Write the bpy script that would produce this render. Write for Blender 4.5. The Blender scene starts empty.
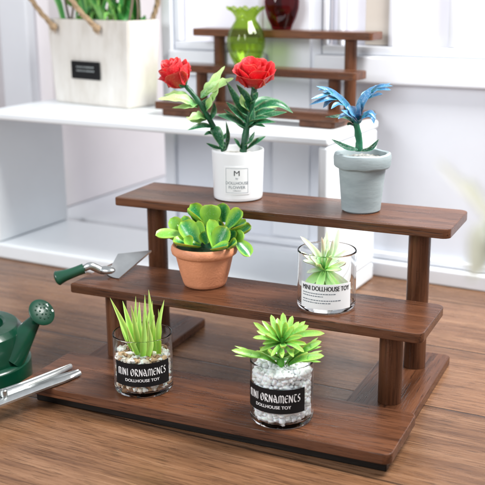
import bpy, bmesh, math, random
from mathutils import Vector, Matrix, noise

# ------------------------------------------------------------------ scene, camera, world, lamps
S = bpy.context.scene
COL = S.collection
random.seed(7)
V = Vector
# one unit = 10 cm; table top is z = 0
CAM = V((1.478, -2.768, 1.597))
CR = V((0.911, 0.412, -0.007)).normalized()      # camera right
CF = V((-0.399, 0.877, -0.267)).normalized()     # camera forward
CU = CR.cross(CF).normalized()
CR = CF.cross(CU).normalized()
FPX = 947.1                                      # focal length in pixels of the 485 px photograph
cd = bpy.data.cameras.new('camera')
cam = bpy.data.objects.new('camera', cd); COL.objects.link(cam)
cam.matrix_world = Matrix(((CR.x, CU.x, -CF.x, CAM.x), (CR.y, CU.y, -CF.y, CAM.y), (CR.z, CU.z, -CF.z, CAM.z), (0, 0, 0, 1)))
cd.sensor_width = 36; cd.lens = FPX / 485 * 36
cd.clip_start = 0.05; cd.clip_end = 200
cd.dof.use_dof = True; cd.dof.focus_distance = 3.55; cd.dof.aperture_fstop = cd.lens / 1000 / 0.033
S.camera = cam
S.view_settings.view_transform = 'Standard'; S.view_settings.look = 'None'
S.view_settings.exposure = 0.12; S.view_settings.gamma = 1
S.render.engine = 'CYCLES'
S.cycles.use_denoising = True
S.cycles.max_bounces = 24; S.cycles.transmission_bounces = 20; S.cycles.transparent_max_bounces = 12
S.cycles.caustics_refractive = True; S.cycles.caustics_reflective = True
S.cycles.blur_glossy = 0.2; S.cycles.sample_clamp_indirect = 8

W = bpy.data.worlds.new('World'); S.world = W; W.use_nodes = True
bg = W.node_tree.nodes['Background']; bg.inputs[0].default_value = (0.90, 0.94, 1.0, 1); bg.inputs[1].default_value = 0.60

def area(name, loc, target, size, power, color=(1, 1, 1), size_y=None):
    l = bpy.data.lights.new(name, 'AREA'); l.energy = power; l.color = color
    l.shape = 'RECTANGLE'; l.size = size; l.size_y = size_y or size
    o = bpy.data.objects.new(name, l); COL.objects.link(o)
    o.location = loc; o.rotation_euler = (V(target) - V(loc)).to_track_quat('-Z', 'Y').to_euler()
    return o
area('softbox_lamp', (2.1, 1.3, 3.7), (0.0, 0.5, 0.2), 1.5, 290, (1.0, 0.985, 0.96))
area('fill_lamp', (-2.4, -4.6, 3.6), (0, 0.9, 0.4), 2.6, 250, (0.985, 0.985, 1.0))  # added fill from behind the camera, brightens the wall and the fronts

# ------------------------------------------------------------------ helpers
def link(name, me, mats, parent=None, loc=None):
    o = bpy.data.objects.new(name, me); COL.objects.link(o)
    if not isinstance(mats, (list, tuple)): mats = [mats]
    if not me.materials:
        for m in mats: me.materials.append(m)
    if parent is not None: o.parent = parent
    if loc is not None: o.location = loc
    return o

WN = set()       # meshes with long faces beside narrow bevels: their normals are weighted by area
def obj(name, bm, mats, parent=None, loc=None, smooth=True, angle=40):
    wn = id(bm) in WN; WN.discard(id(bm))
    bmesh.ops.recalc_face_normals(bm, faces=bm.faces[:])
    me = bpy.data.meshes.new(name)
    for f in bm.faces: f.smooth = smooth
    if smooth:
        lim = math.radians(angle)
        for e in bm.edges:
            if len(e.link_faces) == 2 and e.calc_face_angle(0) > lim: e.smooth = False
    bm.to_mesh(me); bm.free()
    o = link(name, me, mats, parent, loc)
    if wn and smooth:
        md = o.modifiers.new('normals', 'WEIGHTED_NORMAL'); md.keep_sharp = True; md.weight = 90
    return o

def tag(o, label=None, cat=None, group=None, kind=None):
    if label: o['label'] = label
    if cat: o['category'] = cat
    if group: o['group'] = group
    if kind: o['kind'] = kind
    return o

def thing(name, label, cat, loc=(0, 0, 0), rz=0, group=None):
    o = bpy.data.objects.new(name, None); COL.objects.link(o)
    o.empty_display_size = 0.05
    o.location = loc; o.rotation_euler = (0, 0, rz)
    return tag(o, label, cat, group)

def at(px, py, anchor, off=0.0):
    """point on the upright plane through anchor, facing along the view, that the photograph shows at (px, py)"""
    d = CR * ((px - 242.5) / FPX) + CU * ((242.5 - py) / FPX) + CF
    h = V((CF.x, CF.y, 0)).normalized()
    t = ((V(anchor) - CAM).dot(h) + off) / d.dot(h)
    return CAM + d * t

def plank_bm(L, D, T, rc=0.03, bev=0.006, seg=5, rl=None):
    """board lying with its top at z = 0, x from -L/2 to L/2, y from 0 to D, rounded corners"""
    bm = bmesh.new()
    pts = []
    rl = rl or rc
    for (cx, cy, a0, q) in ((L/2-rc, rc, -90, rc), (L/2-rc, D-rc, 0, rc), (-L/2+rl, D-rl, 90, rl), (-L/2+rl, rl, 180, rl)):
        for k in range(seg+1):
            a = math.radians(a0 + 90*k/seg)
            pts.append((cx + q*math.cos(a), cy + q*math.sin(a)))
    lay = [(0, bev), (-bev*0.3, bev*0.3), (-bev, 0), (-T+bev, 0), (-T+bev*0.3, bev*0.3), (-T, bev)]
    rings = []
    cxm, cym = 0, D/2
    for z, ins in lay:
        r = []
        for x, y in pts:
            fx = (L/2-ins)/(L/2); fy = (D/2-ins)/(D/2)
            r.append(bm.verts.new((x*fx, cym+(y-cym)*fy, z)))
        rings.append(r)
    n = len(pts)
    for a, b in zip(rings, rings[1:]):
        for k in range(n): bm.faces.new((a[k], a[(k+1) % n], b[(k+1) % n], b[k]))
    bm.faces.new(rings[0]); bm.faces.new(rings[-1][::-1]); WN.add(id(bm))
    return bm

def box_bm(x0, x1, y0, y1, z0, z1, bev=0.0, seg=2, bm=None):
    b = bmesh.new()
    bmesh.ops.create_cube(b, size=1)
    for v in b.verts:
        v.co = V((x0+(v.co.x+.5)*(x1-x0), y0+(v.co.y+.5)*(y1-y0), z0+(v.co.z+.5)*(z1-z0)))
    if bev: bmesh.ops.bevel(b, geom=b.edges[:], offset=bev, segments=seg, profile=0.5, affect='EDGES')
    if bm is None:
        WN.add(id(b)); return b
    me = bpy.data.meshes.new('tmp'); b.to_mesh(me); b.free(); bm.from_mesh(me); bpy.data.meshes.remove(me)
    return bm

def lathe_bm(prof, n=64, wob=None):
    q = []                                   # support rings beside the corners of long straight runs
    for (r0, z0), (r1, z1) in zip(prof, prof[1:]):
        q.append((r0, z0)); l = math.hypot(r1-r0, z1-z0)
        if wob is None and l > 0.03: q += [(r0+(r1-r0)*k, z0+(z1-z0)*k) for k in (0.004/l, 1-0.004/l)]
    prof = q+[prof[-1]]
    bm = bmesh.new(); rings = []
    for i, (r, z) in enumerate(prof):
        if r < 1e-6: rings.append([bm.verts.new((0, 0, z))]); continue
        ring = []
        for k in range(n):
            a = 2*math.pi*k/n; rr, zz = (r, z) if wob is None else wob(r, z, a, i)
            ring.append(bm.verts.new((rr*math.cos(a), rr*math.sin(a), zz)))
        rings.append(ring)
    for a, b in zip(rings, rings[1:]):
        if len(a) == 1 and len(b) == 1: continue
        for k in range(n):
            k2 = (k+1) % n
            if len(a) == 1: bm.faces.new((a[0], b[k2], b[k]))
            elif len(b) == 1: bm.faces.new((a[k], a[k2], b[0]))
            else: bm.faces.new((a[k], a[k2], b[k2], b[k]))
    WN.add(id(bm)); return bm

def spline(pts, n):
    pts = [V(p) for p in pts]
    if len(pts) == 2: return [pts[0].lerp(pts[1], i/(n-1)) for i in range(n)]
    ext = [pts[0]*2-pts[1]] + pts + [pts[-1]*2-pts[-2]]
    out = []
    m = len(pts)-1
    for i in range(n):
        t = i/(n-1)*m; k = min(int(t), m-1); u = t-k
        p0, p1, p2, p3 = ext[k:k+4]
        out.append(0.5*((2*p1)+(p2-p0)*u+(2*p0-5*p1+4*p2-p3)*u*u+(3*p1-p0-3*p2+p3)*u**3))
    return out

def tube(bm, pts, rad, n=10, cap=True, bumps=0):
    P = [V(p) for p in pts]; rings = []
    up = V((0.3, 0.2, 1)).normalized()
    for i, p in enumerate(P):
        t = (P[min(i+1, len(P)-1)] - P[max(i-1, 0)]).normalized()
        s = t.cross(up)
        if s.length < 1e-4: s = t.cross(V((1, 0, 0)))
        s.normalize(); u = s.cross(t).normalized(); up = u
        r = rad[i] if isinstance(rad, (list, tuple)) else rad
        ring = []
        for k in range(n):
            a = 2*math.pi*k/n
            q = r*(1+(bumps*noise.noise(p*60+V((math.cos(a), math.sin(a), 0))) if bumps else 0))
            ring.append(bm.verts.new(p + (s*math.cos(a)+u*math.sin(a))*q))
        rings.append(ring)
    for a, b in zip(rings, rings[1:]):
        for k in range(n): bm.faces.new((a[k], a[(k+1) % n], b[(k+1) % n], b[k]))
    if cap: bm.faces.new(rings[0][::-1]); bm.faces.new(rings[-1])
    return bm

PROF = {
    'lance': lambda v: math.sin(math.pi*min(1, v*0.94+0.06))**0.8 * (1-0.25*v),
    'obovate': lambda v: (0.34+0.66*math.sin(math.pi/2*min(1, v/0.62))**1.4) if v < 0.62 else math.sqrt(max(0, 1-((v-0.62)/0.38)**2.2)),
    'spike': lambda v: (1-v)**0.75*0.95+0.02 if v > 0.12 else 0.82+v*0.5,
    'petal': lambda v: (0.45+0.55*math.sin(math.pi/2*min(1, v/0.6))) if v < 0.6 else max(0.0, 1-((v-0.6)/0.4)**2)**0.6,
    'finger': lambda v: 0.80+0.2*math.sin(math.pi*v*1.5) if v < 0.35 else max(0.0, 1-((v-0.35)/0.65)**1.7)*0.97+0.03,
    'toothed': lambda v: 0.26+0.2*v if v < 0.42 else (0.42+0.58*math.sin(math.pi*min(1, (v-0.36)/0.72)))*(0.62+0.38*abs(math.cos(2.4*math.pi*(v-0.42)/0.58))),
    'blade': lambda v: 0.7+0.3*math.sin(math.pi*v) if v < 0.6 else (0.7+0.3*math.sin(math.pi*0.6))*(1-((v-0.6)/0.4)**1.6)+0.01,
    'serr': lambda v: (math.sin(math.pi*min(1, v*0.93+0.07))**0.8)*(0.62+0.38*abs(math.sin(3.6*math.pi*v))),
    'lobed': lambda v: 0.28+0.25*v if v < 0.5 else (0.40+0.60*math.sin(math.pi*(v-0.5)/0.62))*(1-((v-0.5)/0.52)**5) ,
}
def leaf(bm, pts, width, N, prof='lance', cup=0.3, thick=0.004, nv=12, nu=7, curl=0.0, jag=0.0):
    """closed leaf along pts; N is the way its upper face looks; UV = across, along"""
    P = spline(pts, nv); f = PROF[prof]
    uvl = bm.loops.layers.uv.verify()
    N = V(N).normalized()
    top, bot, uvm = [], [], {}
    for i, p in enumerate(P):
        t = (P[min(i+1, nv-1)]-P[max(i-1, 0)]).normalized()
        s = t.cross(N)
        if s.length < 1e-3: s = t.cross(V((0.3, 0.7, 0.2)))
        s.normalize(); n = s.cross(t).normalized()
        v = i/(nv-1); w = max(0.012, f(v))*width/2
        if jag and 0 < i < nv-1: w *= 1+random.uniform(-jag, jag)
        rt, rb = [], []
        for k in range(nu):
            u = -1+2*k/(nu-1)
            c = p + s*(u*w) + n*(cup*w*u*u - curl*width*v*v)
            a = bm.verts.new(c); uvm[a] = (k/(nu-1), v); rt.append(a)
            if 0 < k < nu-1 and 0 < i < nv-1:
                b = bm.verts.new(c - n*(thick*(1-u*u*0.8)*min(1, 4*(1-v)+0.3))); uvm[b] = (k/(nu-1), v)
            else: b = a
            rb.append(b)
        top.append(rt); bot.append(rb)
    for i in range(nv-1):
        for k in range(nu-1):
            for g, flip in ((top, 0), (bot, 1)):
                q = [g[i][k], g[i][k+1], g[i+1][k+1], g[i+1][k]]
                if flip: q = q[::-1]
                if flip and all(x in (top[i][k], top[i][k+1], top[i+1][k+1], top[i+1][k]) for x in q): continue
                try: fc = bm.faces.new(q)
                except ValueError: continue
                for l in fc.loops: l[uvl].uv = uvm[l.vert]
    return bm

ICO = {}
def sphere(bm, c, r, sub=2, sc=(1, 1, 1), rough=0.0, seed=0):
    if sub not in ICO:
        b = bmesh.new(); bmesh.ops.create_icosphere(b, subdivisions=sub, radius=1); b.verts.index_update()
        ICO[sub] = ([v.co.copy() for v in b.verts], [[v.index for v in f.verts] for f in b.faces]); b.free()
    vs, fs = ICO[sub]; c = V(c); o = V((seed*3.1, seed*1.7, seed)); nv = []
    for d in vs:
        k = r*(1+rough*noise.noise(d*1.3+o)) if rough else r
        nv.append(bm.verts.new((d.x*sc[0]*k+c.x, d.y*sc[1]*k+c.y, d.z*sc[2]*k+c.z)))
    return [bm.faces.new([nv[q] for q in f]) for f in fs]

# ------------------------------------------------------------------ materials
def mat(name):
    m = bpy.data.materials.new(name); m.use_nodes = True
    nt = m.node_tree; return m, nt, nt.nodes['Principled BSDF']
def node(nt, t, **kw):
    n = nt.nodes.new(t)
    for k, v in kw.items():
        if k.startswith('i_'): n.inputs[k[2:].replace('_', ' ')].default_value = v
        else: setattr(n, k, v)
    return n
def ramp(nt, fac, stops):
    r = nt.nodes.new('ShaderNodeValToRGB'); nt.links.new(fac, r.inputs[0])
    e = r.color_ramp.elements
    while len(e) < len(stops): e.new(0.5)
    for el, (p, c) in zip(e, stops): el.position = p; el.color = (c if len(c) == 4 else (*c, 1))
    return r
def mixc(nt, fac, a, b, mode='MIX'):
    m = nt.nodes.new('ShaderNodeMix'); m.data_type = 'RGBA'; m.blend_type = mode
    for s, x in ((m.inputs[0], fac), (m.inputs[6], a), (m.inputs[7], b)):
        if hasattr(x, 'links'): nt.links.new(x, s)
        elif isinstance(x, tuple): s.default_value = (*x[:3], 1)
        else: s.default_value = x
    return m.outputs[2]
def math_(nt, op, a, b=0.0):
    m = nt.nodes.new('ShaderNodeMath'); m.operation = op
    for s, x in ((m.inputs[0], a), (m.inputs[1], b)):
        if hasattr(x, 'links'): nt.links.new(x, s)
        else: s.default_value = x
    return m.outputs[0]
def bump(nt, bs, h, strength, dist=0.01):
    b = nt.nodes.new('ShaderNodeBump'); b.inputs['Strength'].default_value = strength; b.inputs['Distance'].default_value = dist
    nt.links.new(h, b.inputs['Height']); nt.links.new(b.outputs[0], bs.inputs['Normal'])

def plain(name, col, rough=0.45, var=0.06, scale=6, coat=0.0, bumpy=0.0, metallic=0.0, sss=0.0):
    m, nt, b = mat(name)
    tc = node(nt, 'ShaderNodeTexCoord'); nz = node(nt, 'ShaderNodeTexNoise', i_Scale=scale, i_Detail=6.0, i_Roughness=0.6)
    nt.links.new(tc.outputs['Object'], nz.inputs['Vector'])
    d = tuple(c*(1-var) for c in col); l = tuple(min(1, c*(1+var)) for c in col)
    r = ramp(nt, nz.outputs[0], [(0.3, d), (0.7, l)]); nt.links.new(r.outputs[0], b.inputs['Base Color'])
    rr = node(nt, 'ShaderNodeMapRange', i_To_Min=rough*0.85, i_To_Max=min(1, rough*1.2)); nt.links.new(nz.outputs[0], rr.inputs[0]); nt.links.new(rr.outputs[0], b.inputs['Roughness'])
    b.inputs['Metallic'].default_value = metallic; b.inputs['Coat Weight'].default_value = coat; b.inputs['Coat Roughness'].default_value = 0.15
    if sss: b.inputs['Subsurface Weight'].default_value = sss; b.inputs['Subsurface Scale'].default_value = 0.02
    if bumpy:
        n2 = node(nt, 'ShaderNodeTexNoise', i_Scale=scale*9, i_Detail=5.0); nt.links.new(tc.outputs['Object'], n2.inputs['Vector'])
        bump(nt, b, n2.outputs[0], bumpy, 0.01)
    return m

def wood(name, axis, dark, mid, light, scale=1.0, rough=(0.20, 0.36), pores=0.65, coat=0.0, seams=None):
    """walnut grain running along the given local axis; every object gets its own patch"""
    m, nt, b = mat(name)
    tc = node(nt, 'ShaderNodeTexCoord'); oi = node(nt, 'ShaderNodeObjectInfo')
    off = node(nt, 'ShaderNodeCombineXYZ')
    for i in range(3): nt.links.new(math_(nt, 'MULTIPLY', oi.outputs['Random'], (13.7, 7.1, 9.3)[i]), off.inputs[i])
    add = node(nt, 'ShaderNodeVectorMath', operation='ADD')
    nt.links.new(tc.outputs['Object'], add.inputs[0]); nt.links.new(off.outputs[0], add.inputs[1])
    vec = add.outputs[0]
    if seams:
        y0, w = seams
        sp = node(nt, 'ShaderNodeSeparateXYZ'); nt.links.new(tc.outputs['Object'], sp.inputs[0])
        idx = math_(nt, 'DIVIDE', math_(nt, 'SUBTRACT', sp.outputs[1], y0), w)
        fl = math_(nt, 'FLOOR', idx); fr = math_(nt, 'SUBTRACT', idx, fl)
        edge = math_(nt, 'MULTIPLY', math_(nt, 'MINIMUM', fr, math_(nt, 'SUBTRACT', 1.0, fr)), w)
        wn = node(nt, 'ShaderNodeTexWhiteNoise', noise_dimensions='1D'); nt.links.new(fl, wn.inputs['W'])
        sh = node(nt, 'ShaderNodeCombineXYZ'); nt.links.new(math_(nt, 'MULTIPLY', wn.outputs['Value'], 17.0), sh.inputs[0]); nt.links.new(math_(nt, 'MULTIPLY', wn.outputs['Value'], 3.0), sh.inputs[1])
        a2 = node(nt, 'ShaderNodeVectorMath', operation='ADD'); nt.links.new(vec, a2.inputs[0]); nt.links.new(sh.outputs[0], a2.inputs[1]); vec = a2.outputs[0]
    def stretched(along, across):
        mp = node(nt, 'ShaderNodeMapping'); sc = [across*scale]*3; sc['xyz'.index(axis)] = along*scale
        mp.inputs['Scale'].default_value = sc; nt.links.new(vec, mp.inputs['Vector']); return mp.outputs[0]
    warp = node(nt, 'ShaderNodeTexNoise', i_Scale=1.0, i_Detail=2.0); nt.links.new(stretched(0.9, 2.2), warp.inputs['Vector'])
    wv = node(nt, 'ShaderNodeVectorMath', operation='MULTIPLY_ADD'); nt.links.new(warp.outputs[1], wv.inputs[0]); wv.inputs[1].default_value = (0.7, 0.7, 0.7)
    nt.links.new(stretched(0.7, 12), wv.inputs[2])
    n1 = node(nt, 'ShaderNodeTexNoise', i_Scale=1.0, i_Detail=5.0, i_Roughness=0.55); nt.links.new(wv.outputs[0], n1.inputs['Vector'])
    n2 = node(nt, 'ShaderNodeTexNoise', i_Scale=1.0, i_Detail=4.0, i_Roughness=0.65); nt.links.new(stretched(3.0, 75), n2.inputs['Vector'])
    n3 = node(nt, 'ShaderNodeTexNoise', i_Scale=1.0, i_Detail=2.0); nt.links.new(stretched(9, 170), n3.inputs['Vector'])
    g = math_(nt, 'ADD', math_(nt, 'MULTIPLY', n1.outputs[0], 0.55), math_(nt, 'MULTIPLY', n2.outputs[0], 0.45))
    base = ramp(nt, g, [(0.35, dark), (0.5, mid), (0.65, light)]).outputs[0]
    pr = ramp(nt, n3.outputs[0], [(0.34, (0, 0, 0)), (0.43, (1, 1, 1))])
    pf = math_(nt, 'MULTIPLY', math_(nt, 'SUBTRACT', 1.0, pr.outputs[0]), pores)
    base = mixc(nt, pf, base, tuple(c*0.30 for c in dark))
    if seams:
        tone = node(nt, 'ShaderNodeMapRange', i_To_Min=0.82, i_To_Max=1.12); nt.links.new(wn.outputs['Value'], tone.inputs[0])
        hs = node(nt, 'ShaderNodeHueSaturation'); nt.links.new(tone.outputs[0], hs.inputs['Value']); nt.links.new(base, hs.inputs['Color']); base = hs.outputs[0]
        sm = ramp(nt, edge, [(0.0028, (1, 1, 1)), (0.0065, (0, 0, 0))]); base = mixc(nt, math_(nt, 'MULTIPLY', sm.outputs[0], 0.85), base, (0.012, 0.006, 0.004))
    nt.links.new(base, b.inputs['Base Color']); b.inputs['Specular IOR Level'].default_value = 0.28
    rr = node(nt, 'ShaderNodeMapRange', i_To_Min=rough[0], i_To_Max=rough[1]); sm_ = node(nt, 'ShaderNodeTexNoise', i_Scale=5.0, i_Detail=8.0, i_Roughness=0.7); nt.links.new(tc.outputs['Object'], sm_.inputs['Vector'])
    nt.links.new(math_(nt, 'ADD', math_(nt, 'MULTIPLY', n1.outputs[0], 0.4), math_(nt, 'MULTIPLY', sm_.outputs[0], 0.6)), rr.inputs[0]); nt.links.new(rr.outputs[0], b.inputs['Roughness'])
    b.inputs['Coat Weight'].default_value = coat; b.inputs['Coat Roughness'].default_value = 0.22
    h = math_(nt, 'ADD', math_(nt, 'MULTIPLY', pr.outputs[0], 0.6), math_(nt, 'MULTIPLY', n2.outputs[0], 0.5))
    if seams: h = math_(nt, 'SUBTRACT', h, math_(nt, 'MULTIPLY', sm.outputs[0], 2.0))
    bump(nt, b, h, 0.22, 0.006)
    return m

WD, WM_, WL = (0.052, 0.0185, 0.0080), (0.106, 0.0400, 0.0185), (0.162, 0.067, 0.033)
wood_x = wood('walnut_along_x', 'x', WD, WM_, WL, coat=0.15)
wood_y = wood('walnut_along_y', 'y', WD, WM_, WL)
wood_z = wood('walnut_along_z', 'z', WD, WM_, WL, pores=0.4)
wood_shade = wood('shade_dark_wood', 'x', (0.004, 0.003, 0.002), (0.006, 0.004, 0.003), (0.011, 0.007, 0.005), rough=(0.25, 0.4))  # shade of the gap under the front shelf, put into the wood colour
wood_table = wood('table_wood', 'x', (0.100, 0.044, 0.021), (0.196, 0.095, 0.047), (0.285, 0.154, 0.084), scale=1.35, rough=(0.18, 0.36), coat=0.12, pores=0.6, seams=(-0.62+0.012, 0.62))
white_paint = plain('white_paint', (0.74, 0.765, 0.81), 0.35, 0.02, 3)
case_paint = plain('case_paint', (0.85, 0.895, 0.925), 0.3, 0.02, 3, coat=0.2)
wall_paint = plain('wall_paint', (0.70, 0.73, 0.79), 0.5, 0.025, 2.5)
pink_white = plain('backdrop_white', (0.86, 0.82, 0.84), 0.6, 0.03, 2)
ceramic = plain('white_ceramic', (0.80, 0.82, 0.84), 0.22, 0.02, 4, coat=0.4)
terracotta = plain('terracotta', (0.66, 0.27, 0.14), 0.55, 0.10, 14, bumpy=0.22)
paper = plain('white_paper', (0.80, 0.81, 0.82), 0.6, 0.02, 10)
black_paper = plain('black_paper', (0.005, 0.005, 0.006), 0.6, 0.2, 10); black_paper.node_tree.nodes['Principled BSDF'].inputs['Specular IOR Level'].default_value = 0.25
ink = plain('black_ink', (0.02, 0.02, 0.025), 0.5, 0.1)
grey_ink = plain('grey_ink', (0.16, 0.19, 0.22), 0.5, 0.1)
pale_ink = plain('pale_ink', (0.38, 0.42, 0.46), 0.5, 0.1)
white_ink = plain('white_ink', (0.85, 0.85, 0.85), 0.5, 0.03)
sand = plain('white_sand', (0.62, 0.60, 0.56), 0.9, 0.3, 60, bumpy=0.5)

def grey_clay():
    m, nt, b = mat('grey_clay'); tc = node(nt, 'ShaderNodeTexCoord')
    mp = node(nt, 'ShaderNodeMapping'); mp.inputs['Scale'].default_value = (6, 6, 22); nt.links.new(tc.outputs['Object'], mp.inputs[0])
    n = node(nt, 'ShaderNodeTexNoise', i_Scale=1.0, i_Detail=6.0, i_Roughness=0.65); nt.links.new(mp.outputs[0], n.inputs['Vector'])
    r = ramp(nt, n.outputs[0], [(0.28, (0.24, 0.295, 0.31)), (0.5, (0.30, 0.36, 0.375)), (0.72, (0.36, 0.42, 0.435))])
    nt.links.new(r.outputs[0], b.inputs['Base Color']); b.inputs['Roughness'].default_value = 0.62; bump(nt, b, n.outputs[0], 0.25, 0.008); return m
clay = grey_clay()

def leaf_mat(name, centre, edge, tip=None, speck=0.0, rough=0.4, base=None, e0=0.45, e1=0.95, vein=0.0, trans=0.12, vary=0.16):
    m, nt, b = mat(name)
    uv = node(nt, 'ShaderNodeUVMap'); sp = node(nt, 'ShaderNodeSeparateXYZ'); nt.links.new(uv.outputs[0], sp.inputs[0])
    ac = math_(nt, 'ABSOLUTE', math_(nt, 'SUBTRACT', math_(nt, 'MULTIPLY', sp.outputs[0], 2.0), 1.0))
    tc = node(nt, 'ShaderNodeTexCoord'); nz = node(nt, 'ShaderNodeTexNoise', i_Scale=40.0, i_Detail=4.0); nt.links.new(tc.outputs['Object'], nz.inputs['Vector'])
    tipd = math_(nt, 'POWER', sp.outputs[1], 6.0)
    d = math_(nt, 'MAXIMUM', ac, tipd)
    d = math_(nt, 'ADD', d, math_(nt, 'MULTIPLY', math_(nt, 'SUBTRACT', nz.outputs[0], 0.5), 0.5))
    mr = node(nt, 'ShaderNodeMapRange', interpolation_type='SMOOTHSTEP'); mr.inputs[1].default_value = e0; mr.inputs[2].default_value = e1; nt.links.new(d, mr.inputs[0])
    c = mixc(nt, mr.outputs[0], centre, edge)
    if tip: c = mixc(nt, math_(nt, 'POWER', sp.outputs[1], 1.6), c, tip)
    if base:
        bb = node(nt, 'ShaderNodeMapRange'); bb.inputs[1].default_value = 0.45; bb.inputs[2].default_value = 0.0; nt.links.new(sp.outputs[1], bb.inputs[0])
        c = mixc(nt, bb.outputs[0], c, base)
    if vein:
        wv = math_(nt, 'SINE', math_(nt, 'MULTIPLY', math_(nt, 'SUBTRACT', sp.outputs[1], math_(nt, 'MULTIPLY', ac, 0.25)), 60.0))
        c = mixc(nt, math_(nt, 'MULTIPLY', math_(nt, 'MAXIMUM', wv, 0.0), vein), c, tuple(min(1, x*1.8+0.03) for x in centre))
    if speck:
        n2 = node(nt, 'ShaderNodeTexNoise', i_Scale=170.0, i_Detail=2.0); nt.links.new(tc.outputs['Object'], n2.inputs['Vector'])
        sr = ramp(nt, n2.outputs[0], [(0.57, (0, 0, 0)), (0.66, (1, 1, 1))])
        c = mixc(nt, math_(nt, 'MULTIPLY', math_(nt, 'MULTIPLY', sr.outputs[0], speck), math_(nt, 'SUBTRACT', 1.0, mr.outputs[0])), c, (0.72, 0.82, 0.80))
    n3 = node(nt, 'ShaderNodeTexNoise', i_Scale=14.0, i_Detail=3.0); nt.links.new(tc.outputs['Object'], n3.inputs['Vector'])
    oi = node(nt, 'ShaderNodeObjectInfo')
    vv = node(nt, 'ShaderNodeMapRange', i_To_Min=1-vary, i_To_Max=1+vary); nt.links.new(math_(nt, 'ADD', math_(nt, 'MULTIPLY', n3.outputs[0], 0.7), math_(nt, 'MULTIPLY', oi.outputs['Random'], 0.4)), vv.inputs[0])
    hs = node(nt, 'ShaderNodeHueSaturation'); nt.links.new(vv.outputs[0], hs.inputs['Value']); nt.links.new(c, hs.inputs['Color'])
    nt.links.new(hs.outputs[0], b.inputs['Base Color']); b.inputs['Roughness'].default_value = rough
    b.inputs['Subsurface Weight'].default_value = trans; b.inputs['Subsurface Scale'].default_value = 0.02
    bump(nt, b, nz.outputs[0], 0.15, 0.006)
    return m

def glass_mat(name, col=(1, 1, 1), edge=(0.80, 0.83, 0.82), body=0.0):
    """clear wall glass: what is behind shows through, reflection rises towards grazing angles, longer path tints more"""
    m = bpy.data.materials.new(name); m.use_nodes = True; nt = m.node_tree; nt.nodes.clear()
    o = node(nt, 'ShaderNodeOutputMaterial'); t = node(nt, 'ShaderNodeBsdfTransparent'); g = node(nt, 'ShaderNodeBsdfGlossy'); g.inputs['Roughness'].default_value = 0.03
    lw = node(nt, 'ShaderNodeLayerWeight'); lw.inputs['Blend'].default_value = 0.5
    fz = lw.outputs['Facing']
    nt.links.new(mixc(nt, math_(nt, 'POWER', fz, 4.0), col, edge), t.inputs['Color'])
    fr = math_(nt, 'ADD', 0.035, math_(nt, 'MULTIPLY', math_(nt, 'POWER', fz, 5.0), 0.75))
    sh = t.outputs[0]
    if body:
        d = node(nt, 'ShaderNodeBsdfTranslucent'); d.inputs['Color'].default_value = (*[min(1, c) for c in col], 1)
        mx = node(nt, 'ShaderNodeMixShader'); mx.inputs[0].default_value = body; nt.links.new(sh, mx.inputs[1]); nt.links.new(d.outputs[0], mx.inputs[2]); sh = mx.outputs[0]
    ms = node(nt, 'ShaderNodeMixShader'); nt.links.new(fr, ms.inputs[0]); nt.links.new(sh, ms.inputs[1]); nt.links.new(g.outputs[0], ms.inputs[2])
    nt.links.new(ms.outputs[0], o.inputs[0]); return m
def clear_glass():
    m = bpy.data.materials.new('clear_glass'); m.use_nodes = True; nt = m.node_tree; nt.nodes.clear()
    o = node(nt, 'ShaderNodeOutputMaterial'); g = node(nt, 'ShaderNodeBsdfGlass'); g.inputs['IOR'].default_value = 1.24; g.inputs['Roughness'].default_value = 0.0; g.inputs['Color'].default_value = (0.995, 1.0, 0.998, 1)
    nt.links.new(g.outputs[0], o.inputs[0]); return m
glass = clear_glass()

# ------------------------------------------------------------------ table and room
tb = bmesh.new(); vs = [tb.verts.new(p) for p in ((-9, -8, 0), (9, -8, 0), (9, 7, 0), (-9, 7, 0))]; tb.faces.new(vs)
table = obj('table_top', tb, wood_table, smooth=False); tag(table, 'brown wooden table top with long grain and narrow board joints', 'table top', kind='structure')
table.rotation_euler = (0, 0, -0.05)

RZ = -math.radians(4.4); RO = V((0.016, 1.427, 0))      # frame of the white case and the model wall
def room(u, v, z=0): return RO + Matrix.Rotation(RZ, 3, 'Z') @ V((u, v, z))

wl = thing('wall', 'white panelled model wall with two framed windows behind the stands', 'wall', RO, RZ); wl['kind'] = 'structure'
WV = 0.80; WX0, WX1 = -1.42, 2.2
wb = bmesh.new()
for (x0, x1, z0, z1) in ((WX0, WX1, 0, 1.20), (WX0, WX0+0.075, 1.20, 2.2), (-0.76, -0.40, 1.20, 2.2), (1.45, WX1, 1.20, 2.2), (WX0+0.075, -0.76, 2.0, 2.2), (-0.40, 1.45, 2.0, 2.2)):
    box_bm(x0, x1, WV, WV+0.10, z0, z1, 0, bm=wb)
obj('wall_panel', wb, wall_paint, wl, smooth=False)
obj('baseboard', box_bm(WX0, WX1, WV-0.10, WV-0.001, 0, 0.085, 0.012), white_paint, wl)
obj('baseboard_cap', box_bm(WX0, WX1, WV-0.05, WV-0.001, 0.088, 0.125, 0.012), white_paint, wl)
obj('pilaster', box_bm(-0.70, -0.46, WV-0.012, WV-0.001, 0.13, 2.0, 0.009, 3), white_paint, wl)
obj('corner_trim', box_bm(WX0-0.012, WX0+0.06, WV-0.035, WV-0.001, 0.13, 2.0, 0.01), white_paint, wl)
frosted, nt, b_ = mat('glowing_pane'); b_.inputs['Base Color'].default_value = (0.80, 0.80, 0.87, 1); b_.inputs['Roughness'].default_value = 0.25
b_.inputs['Emission Color'].default_value = (0.90, 0.90, 1.0, 1); b_.inputs['Emission Strength'].default_value = 0.10  # faint glow in the panes stands in for the brightness behind them
beige = plain('beige_board', (0.58, 0.53, 0.47), 0.5, 0.06, 3)
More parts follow.
